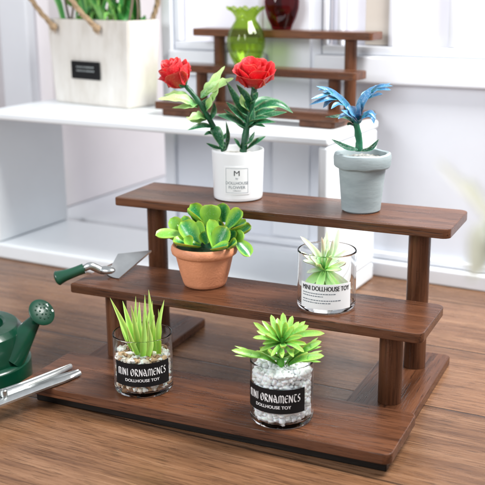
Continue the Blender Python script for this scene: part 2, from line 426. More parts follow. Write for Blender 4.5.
def window(x0, x1, bars, beige_span=None):
    w = thing('window', None, None, (0, 0, 0)); w.parent = wl
    z0, z1 = 1.20, 2.0
    fr = bmesh.new()
    box_bm(x0, x1, WV-0.012, WV+0.05, z0+0.002, z0+0.05, 0.006, bm=fr)
    box_bm(x0, x0+0.03, WV-0.010, WV+0.048, z0+0.052, z1, 0.006, bm=fr)
    box_bm(x1-0.03, x1, WV-0.010, WV+0.048, z0+0.052, z1, 0.006, bm=fr)
    for a, c in bars: box_bm(a, c, WV-0.008, WV+0.046, z0+0.052, z1, 0.006, bm=fr)
    obj('window_frame', fr, white_paint, w)
    obj('sill', box_bm(x0-0.03, x1+0.03, WV-0.055, WV-0.014, 1.055, 1.20, 0.014), white_paint, w)
    obj('pane', box_bm(x0+0.031, x1-0.031, WV+0.052, WV+0.062, z0+0.03, z1), frosted, w, smooth=False)
    if beige_span: obj('shutter', box_bm(*beige_span, WV+0.012, WV+0.05, z0+0.055, z1-0.01, 0.004), beige, w)
    return w
window(WX0+0.075, -0.76, ())
window(-0.39, 1.45, ((-0.305, -0.275), (-0.012, 0.021), (0.311, 0.358), (0.66, 0.70)), (-0.15, -0.014))

# pale setting behind the open case: low white platform, side wall and far wall
sl = box_bm(-6, WX0-0.02, 0.84, 4.6, 0.002, 0.06, 0.01)
o = obj('platform', sl, white_paint); o.location = RO; o.rotation_euler = (0, 0, RZ); tag(o, 'low white platform lying on the table behind the open white case', 'platform', kind='structure')
sw = thing('side_wall', 'plain pinkish white side wall standing on the platform at the left', 'wall', RO, RZ); sw['kind'] = 'structure'
obj('wall_panel', box_bm(-2.55, -2.44, 0.95, 4.4, 0.063, 2.6, 0.01), pink_white, sw)
obj('pilaster', box_bm(-2.80, -2.552, 0.86, 0.95, 0.063, 2.6, 0.02), white_paint, sw)
bw = obj('far_wall', box_bm(-9, 6, 4.6, 4.7, 0.002, 5, 0), pink_white, smooth=False); bw.location = RO; bw.rotation_euler = (0, 0, RZ); tag(bw, 'pale pinkish white far wall closing the background', 'wall', kind='structure')

# ------------------------------------------------------------------ open white case
HB = 0.88; BX0 = -2.185
bx = thing('display_case', 'open white painted case lying on its side on the table, carrying the small stand', 'display case', RO, RZ)
obj('top_panel', box_bm(BX0, 0.002, -0.002, 0.66, HB-0.045, HB, 0.016, 4), case_paint, bx)
obj('bottom_panel', box_bm(BX0, 0.0, 0, 0.655, 0.0, 0.095, 0.018, 4), case_paint, bx)
obj('side_panel', box_bm(-0.055, 0.0, 0.004, 0.65, 0.097, HB-0.047, 0.016, 4), case_paint, bx)
obj('side_panel', box_bm(BX0, BX0+0.065, 0.004, 0.65, 0.097, HB-0.047, 0.016, 4), case_paint, bx)

# ------------------------------------------------------------------ three tier stands
def stand(name, label, L, D, T, dy, dz, rh, posts, run, prd, loc, rz, wx, wy, wz, bev=0.006, rc=0.03, shade_rail=False):
    t = thing(name, label, 'plant stand', loc, rz, None)
    z0 = rh + T
    sh = [obj('shelf', plank_bm(L, D, T, rc, bev, 5, 0.007), wx, t, (0, 0, z0))]
    for i in (1, 2):
        c = sh[0].copy(); COL.objects.link(c); c.parent = t; c.location = (0, i*dy, z0+i*dz); sh.append(c)
    if shade_rail: obj('shade_rail', box_bm(-L/2+0.055, L/2-0.02, 0.030, 0.060, 0.0005, rh-0.0005, 0.006), wood_shade, t)  # added bar filling the gap under the front shelf, its blackness is painted shade
    for s in (-1, 1):
        x, w, y0, y1 = run
        obj('runner', plank_bm(w, y1-y0, rh-0.0005, rc*0.8, bev), wy, t, (s*x, y0, rh-0.001))
        for i in (1, 2):
            y = posts[i-1]; h = i*dz+z0-T-rh+0.002
            obj('post', lathe_bm([(0, 0), (prd, 0), (prd, h-0.0025), (0, h-0.0025)], 40), wz, t, (s*posts[2], y, rh))
    return t
D1, DY1, DZ1, T1 = 0.352, 0.3773, 0.2939, 0.0405
stand('plant_stand', 'large brown walnut three tier stand holding six small pots', 1.5, D1, T1, DY1, DZ1, 0.0405, (0.50, 0.875, 0.605), (0.585, 0.27, 0.063, 1.05), 0.045, (0, 0, 0), 0, wood_x, wood_y, wood_z, shade_rail=True)
TZ = [0.081, 0.081+DZ1, 0.081+2*DZ1]
SB = room(-1.17+0.56, 0.255, HB+0.0005)
SBR = RZ-0.055
stand('plant_stand', 'small brown wooden three tier stand on the white case, holding two glass vases', 1.12, 0.15, 0.042, 0.19, 0.188, 0.034, (0.255, 0.44, 0.415), (0.43, 0.2, 0.02, 0.53), 0.033, SB, SBR, wood_x, wood_y, wood_z, 0.005, 0.02)
def on_small(x, y, tier): return SB + Matrix.Rotation(SBR, 3, 'Z') @ V((x, y, 0.076+0.188*tier+0.0015))

# ------------------------------------------------------------------ writing
def text_bm(s, h, align='CENTER', ext=0.0004, bold=0.0, sx=1.0):
    cu = bpy.data.curves.new('txt', 'FONT'); cu.body = s; cu.size = 1; cu.align_x = align; cu.extrude = 0; cu.resolution_u = 3
    o = bpy.data.objects.new('txt', cu); COL.objects.link(o)
    me = bpy.data.meshes.new_from_object(o.evaluated_get(bpy.context.evaluated_depsgraph_get()))
    bpy.data.objects.remove(o); bpy.data.curves.remove(cu)
    bm = bmesh.new(); bm.from_mesh(me); bpy.data.meshes.remove(me)
    k = h/0.70
    for v in bm.verts: v.co = V((v.co.x*k*sx, v.co.y*k, 0))
    if bold:                                                     # bolder: the same letters again, a hair to either side
        g = bm.faces[:]+bm.edges[:]+bm.verts[:]
        for i, d in enumerate((-1, 1)):
            for e in bmesh.ops.duplicate(bm, geom=g)['geom']:
                if isinstance(e, bmesh.types.BMVert): e.co += V((d*bold*h, 0, 0.00012*(i+1)))
    return bm
def arc(cx, cy, rx, ry, a0, a1, n=14): return [(cx+rx*math.cos(math.radians(a0+(a1-a0)*i/n)), cy+ry*math.sin(math.radians(a0+(a1-a0)*i/n))) for i in range(n+1)]
UNCIAL = {   # letters written with a broad nib: width, strokes
    'M': (1.02, [[(0.08, 0.0), (0.08, 0.9)], arc(0.29, 0.70, 0.21, 0.27, 180, 0), [(0.5, 0.75), (0.5, 0.02)], arc(0.71, 0.70, 0.21, 0.27, 180, 0), [(0.92, 0.72), (0.90, 0.12), (1.0, 0.0)]]),
    'I': (0.26, [[(0.02, 0.92), (0.13, 1.0), (0.13, 0.02), (0.26, 0.08)]]),
    'N': (0.78, [[(0.06, 0.0), (0.06, 0.98)], [(0.06, 0.95), (0.30, 0.62), (0.48, 0.30), (0.66, 0.05)], [(0.66, 0.0), (0.66, 0.95), (0.76, 1.02)]]),
    'O': (0.86, [arc(0.43, 0.5, 0.36, 0.47, 100, 460, 24), [(0.20, 0.22), (0.62, 0.86)]]),
    'R': (0.76, [[(0.10, 1.0), (0.10, 0.0)], arc(0.22, 0.73, 0.36, 0.25, 110, -95), [(0.26, 0.48), (0.46, 0.22), (0.72, 0.0)]]),
    'A': (0.82, [arc(0.34, 0.42, 0.28, 0.36, 80, 300), [(0.20, 1.0), (0.45, 0.75), (0.66, 0.05), (0.8, 0.0)], [(0.14, 0.44), (0.54, 0.44)]]),
    'E': (0.70, [arc(0.42, 0.5, 0.36, 0.47, 50, 310, 20), [(0.10, 0.52), (0.58, 0.56)]]),
    'T': (0.68, [[(0.0, 0.88), (0.16, 1.0), (0.62, 0.94)], arc(0.44, 0.48, 0.33, 0.46, 110, 310, 18)]),
    'S': (0.62, [arc(0.34, 0.74, 0.22, 0.22, 40, 250, 12) + arc(0.28, 0.26, 0.24, 0.24, 80, -140, 12)]),
}
def uncial_bm(s, h, total):
    bm = bmesh.new(); x = 0
    nib = V((0.085, 0.055))
    adv = sum(0.42 if c == ' ' else UNCIAL[c][0]+0.16 for c in s)
    for c in s:
        if c == ' ': x += 0.42; continue
        w, st = UNCIAL[c]
        for li, pl in enumerate(st):
            for (ax, ay), (bx_, by) in zip(pl, pl[1:]):
                q = [(x+ax-nib.x, ay-nib.y), (x+ax+nib.x, ay+nib.y), (x+bx_+nib.x, by+nib.y), (x+bx_-nib.x, by-nib.y)]
                try: bm.faces.new([bm.verts.new((p[0], p[1], li*0.004)) for p in q])
                except ValueError: pass
        x += w+0.16
    k = total/adv
    for v in bm.verts: v.co = V(((v.co.x-adv/2)*k, (v.co.y)*h, v.co.z*0.1))
    return bm
def on_cylinder(bm, x, z, a0, rad, out=0.0):
    """wrap flat lettering round an upright cylinder; rad(z) its radius"""
    for v in bm.verts:
        zz = z+v.co.y; r = rad(zz)+out+v.co.z; a = a0+(x+v.co.x)/rad(zz)
        v.co = V((r*math.cos(a), r*math.sin(a), zz))
    return bm
def label_bm(w, z0, z1, a0, rad, out=0.0012, th=0.001, n=24):
    bm = bmesh.new(); g = []
    for i in range(n+1):
        a = a0+(-w/2+w*i/n)/rad((z0+z1)/2); col = []
        for z, o in ((z0, out), (z1, out), (z1, out-th), (z0, out-th)):
            r = rad(z)+o; col.append(bm.verts.new((r*math.cos(a), r*math.sin(a), z)))
        g.append(col)
    for a, b in zip(g, g[1:]):
        for k in range(4): bm.faces.new((a[k], b[k], b[(k+1) % 4], a[(k+1) % 4]))
    bm.faces.new(g[0]); bm.faces.new(g[-1][::-1]); return bm
def facing(p):   # angle, seen from above, of the direction from p to the camera
    d = CAM-V(p); return math.atan2(d.y, d.x)

# ------------------------------------------------------------------ pots
def soil(parent, r, z, m, name='soil', amp=0.006):
    bm = bmesh.new(); c = bm.verts.new((0, 0, z+amp)); rings = []
    for i in range(1, 11):
        rr = r*i/10
        rings.append([bm.verts.new((rr*math.cos(a), rr*math.sin(a), z+amp*(1-i/10)+amp*1.4*noise.noise(V((rr*math.cos(a), rr*math.sin(a), z))*70))) for a in [2*math.pi*k/40 for k in range(40)]])
    for k in range(40): bm.faces.new((c, rings[0][k], rings[0][(k+1) % 40]))
    for a, b in zip(rings, rings[1:]):
        for k in range(40): bm.faces.new((a[k], b[k], b[(k+1) % 40], a[(k+1) % 40]))
    return obj(name, bm, m, parent)

# white ceramic pot with the paper label
PR = V((-0.237, 0.960, TZ[2]+0.0005))
t = thing('flower_pot', 'white ceramic pot with paper label, on the top shelf of the large stand', 'pot', PR)
rad = lambda z: 0.1085+0.006*z/0.22
pb = obj('pot_body', lathe_bm([(0, 0.001), (0.098, 0.0), (0.1065, 0.004), (0.1085, 0.012), (0.1145, 0.212), (0.1125, 0.218), (0.1085, 0.218), (0.1065, 0.212), (0.104, 0.17), (0, 0.17)], 80), ceramic, t)
soil(t, 0.1045, 0.188, sand)
a0 = facing(PR)-0.05
lb = obj('label', label_bm(0.112, 0.035, 0.158, a0, rad), paper, t)
def ring_border(w, z0, z1):
    bm = bmesh.new()
    for (xa, xb, za, zb) in ((-w/2, w/2, z0, z0+0.0018), (-w/2, w/2, z1-0.0018, z1), (-w/2, -w/2+0.0018, z0+0.002, z1-0.002), (w/2-0.0018, w/2, z0+0.002, z1-0.002)):
        n = 10
        for i in range(n):
            xs = (xa+(xb-xa)*i/n, xa+(xb-xa)*(i+1)/n)
            bm.faces.new([bm.verts.new((x, z, 0)) for x, z in ((xs[0], za), (xs[1], za), (xs[1], zb), (xs[0], zb))])
    return bm
obj('border', on_cylinder(ring_border(0.098, 0.042, 0.151), 0, 0, a0, rad, 0.0019), pale_ink, lb, smooth=False)
for s, h, z, bd, sx in (('M', 0.023, 0.118, 0.0, 1.15), ('by', 0.008, 0.103, 0.0, 1), ('DOLLHOUSE', 0.0125, 0.080, 0.0, 0.98), ('FLOWER', 0.0125, 0.061, 0.0, 1.05), ('collection', 0.006, 0.050, 0.0, 1)):
    obj('lettering', on_cylinder(text_bm(s, h, bold=bd, sx=sx), 0, z, a0, rad, 0.0020), ink if s == 'M' else grey_ink, lb, smooth=False)

# grey clay pot
PG = V((0.337, 0.936, TZ[2]+0.0005))
t = thing('flower_pot', 'grey blue clay pot with a thick rim, at the right of the top shelf', 'pot', PG)
def wob(r, z, a, i): return r*(1+0.012*noise.noise(V((math.cos(a)*1.5, math.sin(a)*1.5, z*9)))), z+0.004*noise.noise(V((math.cos(a)*2, math.sin(a)*2, i*0.3)))*(1 if z > 0.02 else 0)
obj('pot_body', lathe_bm([(0, 0.001), (0.074, 0.0), (0.081, 0.006), (0.0965, 0.178), (0.0965, 0.186), (0.112, 0.186), (0.117, 0.193), (0.1185, 0.225), (0.115, 0.238), (0.107, 0.243), (0.098, 0.240), (0.094, 0.23), (0.092, 0.20), (0, 0.20)], 72, wob), clay, t)
soil(t, 0.0945, 0.218, plain('grey_sand', (0.30, 0.30, 0.28), 0.9, 0.4, 60, bumpy=0.6), amp=0.008)

# terracotta pot
PT = V((-0.225, 0.594, TZ[1]+0.0005))
t = thing('flower_pot', 'orange terracotta pot with rolled rim, on the middle shelf', 'pot', PT)
obj('pot_body', lathe_bm([(0, 0.001), (0.078, 0.0), (0.086, 0.004), (0.091, 0.015), (0.104, 0.06), (0.117, 0.118), (0.120, 0.130), (0.126, 0.133), (0.135, 0.140), (0.138, 0.152), (0.136, 0.166), (0.130, 0.174), (0.123, 0.173), (0.118, 0.166), (0.115, 0.14), (0, 0.14)], 80), terracotta, t)
soil(t, 0.1175, 0.158, plain('dark_moss', (0.02, 0.05, 0.02), 0.9, 0.4, 40, bumpy=0.5))

# glass cups
def cup(label, p, h=0.226, r=0.1135):
    t = thing('glass_cup', label, 'glass cup', p, 0, 'clear glass cups on the large stand')
    w = 0.0062
    obj('cup_body', lathe_bm([(0, 0.0), (r-0.012, 0.0), (r-0.003, 0.003), (r, 0.010), (r, h-0.004), (r-0.0015, h-0.0008), (r-w/2, h), (r-w+0.0015, h-0.0008), (r-w, h-0.004), (r-w, 0.024), (r-w-0.006, 0.016), (r-0.03, 0.0135), (0, 0.0135)], 96), glass, t)
    return t
PA = V((-0.277, 0.159, TZ[0]+0.0005)); PS = V((0.309, 0.131, TZ[0]+0.0005)); PW = V((0.327, 0.545, TZ[1]+0.0005))
ca = cup('clear glass cup with black label holding the spiky grassy plant and brown gravel', PA)
cs = cup('clear glass cup with black label filled with white pebbles', PS)
cw = cup('clear glass cup with a white label on the middle shelf', PW)
R0 = lambda z: 0.1135
def black_label(t, p, da, w, z0, z1):
    a = facing(p)+da
    l = obj('label', label_bm(w, z0, z1, a, R0, 0.0018, 0.0014), black_paper, t)
    zc = (z0+z1)/2
    obj('lettering', on_cylinder(uncial_bm('MINI ORNAMENTS', 0.028, w*0.86), 0, zc-0.002, a, R0, 0.0024), white_ink, l, smooth=False)
    obj('lettering', on_cylinder(text_bm('DOLLHOUSE TOY', 0.0115, bold=0.03, sx=1.0), 0, zc-0.026, a, R0, 0.0024), white_ink, l, smooth=False)
black_label(ca, PA, -0.06, 0.232, 0.048, 0.140)
black_label(cs, PS, -0.30, 0.242, 0.062, 0.152)
a = facing(PW)-0.03
l = obj('label', label_bm(0.212, 0.018, 0.118, a, R0, 0.0018, 0.0014), paper, cw)
tx = text_bm('MINI DOLLHOUSE TOY', 0.0185, 'CENTER', bold=0.035, sx=0.70)
obj('lettering', on_cylinder(tx, 0.0, 0.092, a, R0, 0.0023), ink, l, smooth=False)
for i, (z, w) in enumerate(((0.078, 0.13), (0.068, 0.085), (0.052, 0.155), (0.042, 0.11))):     # lines too small to read: rows of short marks
    bm = bmesh.new(); x = -0.095; rg = random.Random(i)
    while x < -0.095+w:
        d = rg.uniform(0.003, 0.011); bm.faces.new([bm.verts.new(q) for q in ((x, 0, 0), (x+d, 0, 0), (x+d, 0.0036, 0), (x, 0.0036, 0))]); x += d+0.0022
    obj('lettering', on_cylinder(bm, 0, z, a, R0, 0.0023), grey_ink, l, smooth=False)

# ------------------------------------------------------------------ plants
UPN = (V((CAM.x, CAM.y, 0))-V((0, 0.5, 0))).normalized()*0.75 + V((0, 0, 0.8))
class Plant:
    def __init__(s, name, label, cat, loc, group=None): s.o = V(loc); s.t = thing(name, label, cat, loc, 0, group)
    def p(s, px, py, off=0.0): return at(px, py, s.o, off)-s.o
    def leaf(s, pix, width, m, offs=None, N=UPN, name='leaf', label=None, **kw):
        """pix: photo pixels along the midrib; width in pixels; offs: metres-like offsets away from the viewer"""
        offs = offs or [0]*len(pix)
        pts = [s.p(x, y, o) for (x, y), o in zip(pix, offs)]
        d = (s.o-CAM).length/FPX
        bm = leaf(bmesh.new(), pts, width*d, N, **kw)
        o = obj(name, bm, m, s.t)
        if label: o['label'] = label
        return o
    def stem(s, pix, rpx, m, offs=None, name='stem', n=14, rough=0.0):
        offs = offs or [0]*len(pix); d = (s.o-CAM).length/FPX
        pts = spline([s.p(x, y, o) for (x, y), o in zip(pix, offs)], n)
        rr = [(rpx[0]+(rpx[1]-rpx[0])*i/(n-1))*d for i in range(n)]
        return obj(name, tube(bmesh.new(), pts, rr, 10, True, rough), m, s.t)

stem_green = plain('stem_green', (0.012, 0.095, 0.040), 0.4, 0.35, 22, coat=0.1, bumpy=0.2)
rose_leaf = leaf_mat('rose_leaf', (0.010, 0.125, 0.045), (0.20, 0.46, 0.24), speck=0.15, e0=0.62, e1=1.05, rough=0.35)
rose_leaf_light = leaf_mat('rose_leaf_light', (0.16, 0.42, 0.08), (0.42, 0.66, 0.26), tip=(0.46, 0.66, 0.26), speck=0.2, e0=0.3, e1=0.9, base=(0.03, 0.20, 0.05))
def red_mat():
    m, nt, b = mat('rose_red'); tc = node(nt, 'ShaderNodeTexCoord')
    n = node(nt, 'ShaderNodeTexNoise', i_Scale=120.0, i_Detail=3.0); nt.links.new(tc.outputs['Object'], n.inputs['Vector'])
    uv = node(nt, 'ShaderNodeUVMap'); sp = node(nt, 'ShaderNodeSeparateXYZ'); nt.links.new(uv.outputs[0], sp.inputs[0])
    c = mixc(nt, math_(nt, 'POWER', sp.outputs[1], 5.0), (0.62, 0.010, 0.022), (0.80, 0.06, 0.07))
    sr = ramp(nt, n.outputs[0], [(0.56, (0, 0, 0)), (0.70, (1, 1, 1))]); c = mixc(nt, math_(nt, 'MULTIPLY', sr.outputs[0], 0.35), c, (0.9, 0.25, 0.24))
    nt.links.new(c, b.inputs['Base Color']); b.inputs['Roughness'].default_value = 0.5
    b.inputs['Subsurface Weight'].default_value = 0.15; b.inputs['Subsurface Scale'].default_value = 0.02
    bump(nt, b, n.outputs[0], 0.25, 0.006); return m
rose_red = red_mat()

def rose_bloom(plant, centre, axis, R, H, seed):
    """cup of ruffled petals in four whorls around axis, each petal a closed curved sheet"""
    bm = bmesh.new(); rg = random.Random(seed); uvl = bm.loops.layers.uv.verify()
    q = V((0, 0, 1)).rotation_difference(V(axis).normalized())
    for ring, (n, r1, h1, fl) in enumerate(((5, 1.0, 0.86, 0.34), (5, 0.80, 1.0, 0.20), (4, 0.58, 1.08, 0.10), (3, 0.34, 1.10, 0.02))):
        for k in range(n):
            a0 = 2*math.pi*(k+0.37*ring)/n+rg.uniform(-.15, .15); span = 2*math.pi/n*0.66
            nu, nv = 11, 9; top, bot = [], []
            ph = rg.uniform(0, 6); hk = h1*rg.uniform(0.93, 1.05)
            for i in range(nv):
                v = i/(nv-1); rt, rb = [], []
                for j in range(nu):
                    u = -1+2*j/(nu-1)
                    edge = math.sqrt(max(0, 1-abs(u)**3.2))
                    rr = R*r1*(0.16+0.84*math.sin(min(1, v*1.05)*math.pi/2)**0.75)*(1-0.05*u*u) + R*fl*max(0, v-0.68)*1.5
                    rr *= 1+0.05*math.sin(5*u+ph)*v
                    z = H*(v*hk)*(0.55+0.45*edge)+H*0.05*math.sin(4*u+ph)*v - H*fl*0.55*max(0, v-0.75)*2
                    a = a0+span*u*(0.35+0.65*min(1, v*2.5))
                    for lst, dr in ((rt, 0), (rb, -R*0.045)):
                        if lst is rb and (i in (0, nv-1) or j in (0, nu-1)): lst.append(rt[j]); continue
                        c = V(((rr+dr)*math.cos(a), (rr+dr)*math.sin(a), z))
                        w = bm.verts.new(V(centre)+(q @ (c-V((0, 0, H*0.5))))); lst.append(w); w.index = i
                top.append(rt); bot.append(rb)
            for i in range(nv-1):
                for j in range(nu-1):
                    for g in (top, bot):
                        qd = [g[i][j], g[i][j+1], g[i+1][j+1], g[i+1][j]]
                        if g is bot: qd = qd[::-1]
                        try: f = bm.faces.new(qd)
                        except ValueError: continue
                        for l, vv in zip(f.loops, (i, i, i+1, i+1) if g is top else (i+1, i+1, i, i)): l[uvl].uv = (0.5, vv/(nv-1))
    o = obj('bloom', bm, rose_red, plant.t)
    cb = bmesh.new()
    for k in range(5):
        a = 2*math.pi*k/5; d = q @ V((math.cos(a), math.sin(a), 0)); ax = V(axis).normalized(); b0 = V(centre)-ax*H*0.56
        leaf(cb, [b0, b0+d*R*0.35+ax*H*0.12, b0+d*R*0.62+ax*H*0.30], R*0.36, ax*0.2-d, thick=0.003, nv=7, nu=5)
    obj('sepals', cb, rose_leaf, o)
    return o

PRP = PR+V((0, 0, 0.188))
r1 = Plant('rose', 'red rose leaning left with light green leaves, in the white pot', 'rose', PRP-V((0.06, 0, 0)))
r1.stem([(224, 151), (219, 137), (211, 122), (201, 105), (192, 93), (186, 86)], (2.9, 2.1), stem_green, [0, 0, -0.02, -0.03, -0.03, -0.03], rough=0.25)
d = (PRP-CAM).length/FPX
rose_bloom(r1, r1.p(176, 75, -0.03), (-CR*0.55+V((0, 0, 0.9))-V((CF.x, CF.y, 0))*0.25), 14.5*d, 27*d, 3)
L, DK = rose_leaf_light, rose_leaf
r1.leaf([(198, 107), (182, 99), (158, 99)], 12.6, L, [-.03, -.06, -.09], prof='serr', jag=.1, nv=16)
r1.leaf([(196, 104), (180, 95), (164, 95)], 9.8, L, [-.03, -.04, -.03], prof='serr', jag=.1, nv=14)
r1.leaf([(207, 119), (199, 116), (187, 120)], 12.2, L, [-.02, -.06, -.09], prof='serr', nv=14)
r1.leaf([(201, 98), (211, 85), (225, 66)], 11.0, L, [-.03, -.03, 0], prof='serr', jag=.12, nv=16)
r1.leaf([(203, 96), (217, 86), (234, 78)], 12.2, L, [-.03, -.05, -.04], prof='serr', jag=.12, nv=16)
r1.leaf([(205, 112), (209, 104), (211, 96)], 9.8, L, [-.02, -.05, -.06])
r1.leaf([(206, 114), (203, 106), (207, 98)], 8.5, DK, [-.02, -.02, 0])
r1.leaf([(213, 127), (202, 126), (187, 130)], 8.5, DK, [-.02, -.06, -.1])
r1.leaf([(213, 127), (217, 134), (223, 149)], 12.6, DK, [-.02, -.05, -.05], cup=.5)
r1.leaf([(222, 149), (214, 147), (206, 143)], 5.5, DK, [0, -.02, -.03])
r1.leaf([(226, 150), (228, 136), (226, 121)], 4.9, DK, [.02, .02, .02])
r1.leaf([(222, 151), (226, 146), (218, 140)], 6.1, DK, [0, -.03, -.05])

r2 = Plant('rose', 'upright red rose with dark green leaves, at the right of the white pot', 'rose', PRP+V((0.03, 0, 0)))
r2.stem([(243, 152), (245, 138), (248, 122), (251, 106), (254, 92), (254, 86)], (3.7, 2.8), stem_green, [0]*6, rough=0.25)
rose_bloom(r2, r2.p(254, 75, -0.02), (V((0, 0, 0.9))-V((CF.x, CF.y, 0))*0.38+CR*0.05), 18.5*d, 26*d, 11)
r2.leaf([(249, 116), (240, 106), (226, 81)], 11.0, DK, [0, -.03, -.02])
r2.leaf([(248, 124), (236, 112), (226, 102)], 9.2, DK, [0, -.05, -.06], name='leaf')
r2.leaf([(246, 127), (232, 119), (217, 115)], 12.2, DK, [0, -.05, -.09])
r2.leaf([(250, 110), (246, 98), (236, 84)], 11.0, DK, [0, -.03, -.04])
r2.leaf([(252, 104), (255, 98), (258, 92)], 9.8, DK, [0, -.04, -.05])
r2.leaf([(251, 112), (268, 104), (281, 105), (293, 113)], 11.0, DK, [0, -.03, -.03, -.02])
r2.leaf([(250, 118), (262, 112), (277, 109)], 9.8, DK, [0, -.05, -.07])
r2.leaf([(249, 124), (264, 116), (287, 112)], 10.4, DK, [0, 0, .02])
r2.leaf([(249, 128), (260, 122), (276, 122)], 8.5, DK, [0, -.06, -.09])
r2.leaf([(247, 128), (252, 120), (254, 108)], 7.3, DK, [0, -.04, -.04])
r2.leaf([(247, 149), (256, 142), (266, 136)], 7.9, DK, [0, -.04, -.05])
r2.leaf([(242, 150), (238, 144), (234, 138)], 6.1, DK, [0, -.03, -.05])

r1.leaf([(197, 103), (190, 106), (172, 108)], 8, L, [-.03, -.05, -.06], prof='serr', nv=14)
r1.leaf([(208, 118), (196, 121), (186, 117)], 8, L, [-.02, -.05, -.05], prof='serr', nv=14)
r1.leaf([(206, 108), (214, 96), (219, 82)], 8, L, [-.03, -.06, -.08], prof='serr', nv=14)
r1.leaf([(210, 120), (214, 112), (214, 102)], 7, DK, [-.02, -.03, -.03])
r1.leaf([(217, 136), (210, 133), (204, 135)], 6, DK, [-.02, -.05, -.07])
r1.leaf([(219, 140), (224, 138), (226, 133)], 6, DK, [-.02, -.05, -.06])
r2.leaf([(249, 120), (241, 113), (232, 93)], 8, DK, [0, .03, .04])
r2.leaf([(247, 130), (238, 122), (224, 109)], 8, DK, [0, .03, .03])
r2.leaf([(251, 108), (262, 100), (276, 99)], 8, DK, [0, .04, .06])
r2.leaf([(250, 114), (264, 107), (283, 106)], 8, rose_leaf_light, [0, .03, .05])
r2.leaf([(249, 122), (258, 118), (270, 117)], 8, DK, [0, -.08, -.11])
r2.leaf([(248, 126), (255, 124), (266, 127)], 7, DK, [0, -.04, -.07])
r2.leaf([(250, 112), (243, 104), (241, 94)], 8, rose_leaf_light, [0, -.05, -.06])
r2.leaf([(244, 146), (250, 141), (255, 131)], 6, DK, [0, -.05, -.05])

# blue leaved plant
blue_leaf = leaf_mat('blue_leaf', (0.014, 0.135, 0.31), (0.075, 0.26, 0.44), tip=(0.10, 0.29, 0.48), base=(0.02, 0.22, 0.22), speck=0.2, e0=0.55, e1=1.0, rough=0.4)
dark_leaf = leaf_mat('dark_green_leaf', (0.008, 0.085, 0.045), (0.05, 0.26, 0.15), speck=0.25, e0=0.6, e1=1.0)
bp = Plant('potted_plant', 'blue leaved plant with lobed leaves on a short green stem, in the grey pot', 'plant', PG+V((0, 0, 0.215)))
bp.stem([(359, 151), (359, 140), (357, 127), (356, 121)], (3.9, 2.9), plain('ribbed_green', (0.015, 0.14, 0.07), 0.4, 0.3, 30, bumpy=0.2), [0, 0, -.01, -.01], rough=0.2)
B = blue_leaf
bp.leaf([(355, 122), (346, 105), (331, 92), (316, 86)], 7.4, B, [0, -.02, -.05, -.08], prof='blade', jag=.08, nv=16)
bp.leaf([(338, 99), (327, 99), (309, 105)], 5.3, B, [-.04, -.07, -.1], prof='blade')
bp.leaf([(337, 98), (329, 101), (323, 108)], 5.3, B, [-.04, -.06, -.06], prof='blade')
bp.leaf([(342, 101), (334, 95), (322, 91)], 4.9, B, [-.03, -.02, 0], prof='blade')
bp.leaf([(358, 122), (361, 104), (372, 91), (391, 83)], 8.2, B, [0, -.02, -.02, -.02], prof='blade', jag=.08, nv=16)
bp.leaf([(367, 97), (374, 89), (386, 84)], 4.9, B, [-.02, .02, .05], prof='blade')
bp.leaf([(371, 92), (380, 86), (393, 86)], 4.5, B, [-.02, -.05, -.07], prof='blade')
bp.leaf([(357, 124), (351, 116), (341, 110)], 7.4, B, [0, -.06, -.09], prof='blade')
bp.leaf([(358, 124), (354, 115), (350, 106)], 9.8, B, [0, -.05, -.06], prof='lobed', cup=.5)
bp.leaf([(359, 124), (364, 116), (377, 114)], 8.2, B, [0, -.05, -.06], prof='blade')
bp.leaf([(362, 118), (370, 112), (376, 119)], 4.9, B, [-.04, -.07, -.09], prof='blade')
bp.leaf([(358, 124), (357, 114), (360, 102)], 9.0, B, [0, -.03, -.03], prof='lance', cup=.5)
bp.leaf([(356, 125), (345, 117), (325, 117)], 6, dark_leaf, [0, -.03, -.05])
bp.leaf([(355, 126), (350, 124), (347, 125)], 5, dark_leaf, [0, -.03, -.05])
bp.leaf([(358, 150), (346, 148), (331, 139)], 7.5, dark_leaf, [-.02, -.06, -.07], cup=.5)
bp.leaf([(361, 151), (371, 149), (379, 139)], 6.5, dark_leaf, [-.02, -.06, -.06], cup=.5)

for q, w, o in (([(345, 105), (337, 104), (331, 109)], 4.5, [-.03, -.06, -.08]), ([(333, 94), (326, 89), (318, 90)], 4, [-.05, -.06, -.06]), ([(330, 93), (322, 96), (311, 99)], 4.5, [-.05, -.08, -.11]),
                ([(366, 99), (376, 95), (383, 94)], 4.5, [-.02, -.05, -.07]), ([(375, 90), (384, 89), (391, 90)], 4, [-.02, -.04, -.05]), ([(364, 103), (363, 96), (367, 90)], 4.5, [-.02, .0, .02]),
                ([(364, 116), (372, 117), (374, 124)], 4.5, [-.05, -.07, -.08]), ([(352, 117), (344, 115), (338, 119)], 4.5, [-.04, -.07, -.09]), ([(355, 113), (349, 108), (344, 101)], 5, [-.03, -.02, .0])):
    bp.leaf(q, w, B, o, prof='blade')

